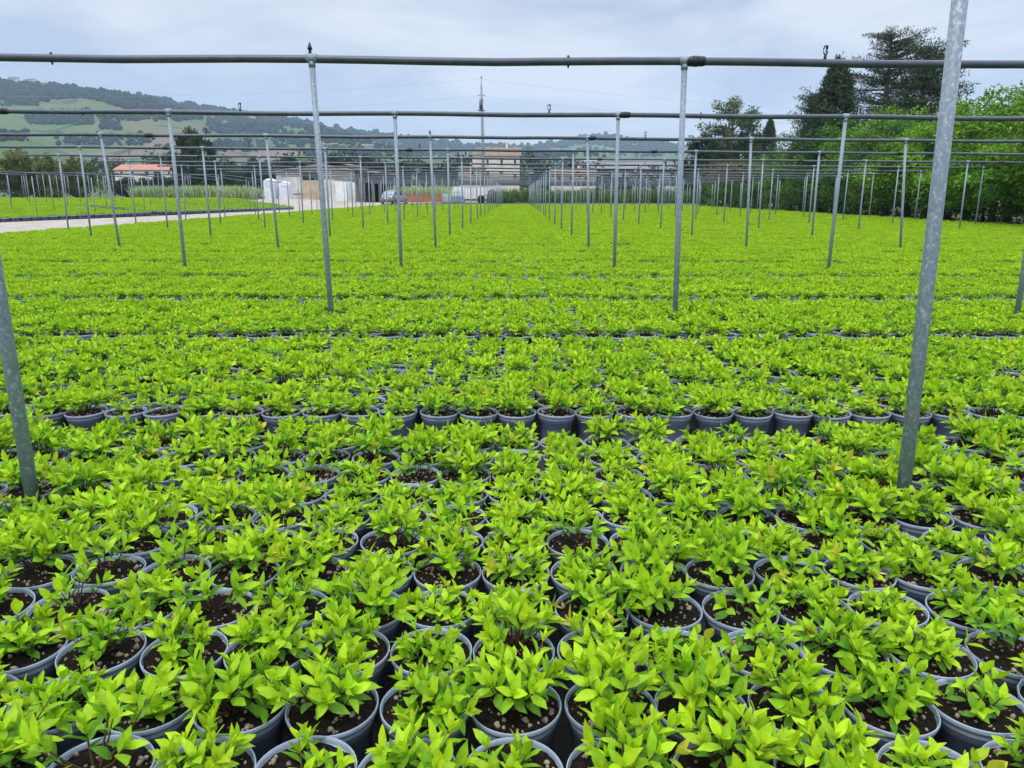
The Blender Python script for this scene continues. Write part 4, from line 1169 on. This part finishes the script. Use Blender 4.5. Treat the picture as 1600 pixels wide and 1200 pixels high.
# ------------------------------------------------------------------ utility pole and wires
Dp = 106.0
xb, _ = at(756.5, 305, Dp); xt, zt = at(752, 126, Dp)
t = thing('utility_pole', 'tall grey utility pole with a transformer near its top', 'utility pole', (xb, Dp, .3))
conc = mk('grey_concrete', (.20, .22, .25), (.28, .3, .32), 2, .9)
lx = xt - xb
MB().tube([(0, 0, -.5), (lx * .5, 0, zt * .5), (lx, 0, zt - .9)], [.25, .21, .13], 12).build('pole', conc, t, True)
MB().tube([(lx, 0, zt - .95), (lx, 0, zt + .1)], [.05, .03], 8).tube([(lx, 0, zt), (lx, 0, zt + .25)], [.10, .08], 8).build('mast_tip', conc, t, True)
o = MB().tube([(lx - .05, -.30, zt - 3.9), (lx - .05, -.30, zt - 2.9)], [.24, .24], 14).build('transformer', M['pipe'], t, True)
for q in (-.18, 0.02, .2): MB().tube([(lx + q, -.3, zt - 2.9), (lx + q, -.3, zt - 2.5)], [.05, .04], 8).build('insulator', conc, o, True)
MB().box(lx - .45, lx + .45, -.1, .1, zt - 4.05, zt - 3.92).build('bracket', M['pipe'], t)
MB().tube([(lx - .5, -.05, zt - 2.1), (lx + .5, -.05, zt - 2.1)], [.05, .05], 8).build('crossarm', conc, t)
wire_m = mk('cable', (.3, .33, .38), None, rough=.6)
for dz, side, lb in ((0.0, 1, 'upper power line leaving the pole top to the right'), (-2.1, 1, 'lower power line leaving the crossarm to the right'), (0.0, -1, 'upper power line leaving the pole top to the left'), (-2.1, -1, 'lower power line leaving the crossarm to the left')):
    A = np.array([xt, Dp, zt + .2 + dz]); B = np.array([xt + side * 95, Dp + (20 if side > 0 else -10), 14.5 + dz])
    s = np.linspace(0, 1, 24)[:, None]; P = A + (B - A) * s; P[:, 2] -= 4 * 2.0 * (s * (1 - s))[:, 0]
    tag(MB().tube(P, .009, 5).build('power_line', wire_m, None), lb, 'power line')

# ------------------------------------------------------------------ air
bpy.ops.mesh.primitive_cube_add(size=1)
hz = bpy.context.active_object; hz.name = 'haze'
hz.scale = (9600, 4100, 420); hz.location = (400, 1550, 209 - 2.0)
hm_ = bpy.data.materials.new('haze'); hm_.use_nodes = True
nt = hm_.node_tree; nt.nodes.remove(nt.nodes['Principled BSDF'])
pv = nt.nodes.new('ShaderNodeVolumePrincipled'); pv.inputs['Density'].default_value = .00022; pv.inputs['Color'].default_value = (.55, .74, 1.0, 1); pv.inputs['Anisotropy'].default_value = .0
nt.links.new(pv.outputs[0], nt.nodes['Material Output'].inputs['Volume'])
hz.data.materials.append(hm_); tag(hz, 'thin bluish haze in the air', 'haze', None, 'stuff')

# ------------------------------------------------------------------ sky and sun
SUN_EL, SUN_AZ = R(58), R(205)
w = bpy.data.worlds.new('World'); SC.world = w; w.use_nodes = True
nt = w.node_tree
for n in list(nt.nodes): nt.nodes.remove(n)
out = nt.nodes.new('ShaderNodeOutputWorld')
sky = nt.nodes.new('ShaderNodeTexSky'); sky.sky_type = 'NISHITA'; sky.sun_disc = False
sky.sun_elevation = SUN_EL; sky.sun_rotation = SUN_AZ
b1 = nt.nodes.new('ShaderNodeBackground'); b1.inputs['Strength'].default_value = .10
nt.links.new(sky.outputs[0], b1.inputs['Color'])
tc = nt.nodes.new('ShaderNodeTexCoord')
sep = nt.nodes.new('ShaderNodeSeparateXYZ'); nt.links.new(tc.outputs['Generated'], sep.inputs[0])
mp = nt.nodes.new('ShaderNodeMapping'); mp.inputs['Scale'].default_value = (1, 1, 3.2); nt.links.new(tc.outputs['Generated'], mp.inputs['Vector'])
cn = nt.nodes.new('ShaderNodeTexNoise'); cn.inputs['Scale'].default_value = 3.4; cn.inputs['Detail'].default_value = 7; cn.inputs['Roughness'].default_value = .52
cn.inputs['Distortion'].default_value = .35
nt.links.new(mp.outputs[0], cn.inputs['Vector'])
cr = nt.nodes.new('ShaderNodeValToRGB')
cr.color_ramp.elements[0].position = .40; cr.color_ramp.elements[0].color = (.545, .61, .76, 1)
cr.color_ramp.elements[1].position = .62; cr.color_ramp.elements[1].color = (.91, .92, .945, 1)
nt.links.new(cn.outputs['Fac'], cr.inputs['Fac'])
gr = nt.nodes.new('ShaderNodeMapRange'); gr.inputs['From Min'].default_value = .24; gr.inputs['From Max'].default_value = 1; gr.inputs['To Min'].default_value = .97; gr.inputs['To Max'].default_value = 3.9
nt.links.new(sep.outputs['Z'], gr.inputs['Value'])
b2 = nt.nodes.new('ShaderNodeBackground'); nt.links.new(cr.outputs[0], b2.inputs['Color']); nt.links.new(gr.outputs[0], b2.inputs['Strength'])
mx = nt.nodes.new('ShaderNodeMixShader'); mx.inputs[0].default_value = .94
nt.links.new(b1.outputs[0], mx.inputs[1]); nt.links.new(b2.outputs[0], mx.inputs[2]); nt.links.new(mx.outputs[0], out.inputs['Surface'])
sl = bpy.data.lights.new('sun', 'SUN'); sl.energy = 1.5; sl.angle = R(14); sl.color = (1, .96, .88)
so = bpy.data.objects.new('sun', sl); COL.objects.link(so)
dv = Vector((math.sin(SUN_AZ) * math.cos(SUN_EL), math.cos(SUN_AZ) * math.cos(SUN_EL), math.sin(SUN_EL)))
so.rotation_euler = dv.to_track_quat('Z', 'Y').to_euler()

SC.view_settings.view_transform = 'Standard'; SC.view_settings.look = 'None'
SC.view_settings.exposure = 0; SC.view_settings.gamma = 1
SC.cycles.max_bounces = 8; SC.cycles.diffuse_bounces = 4; SC.cycles.transmission_bounces = 4; SC.cycles.volume_bounces = 1
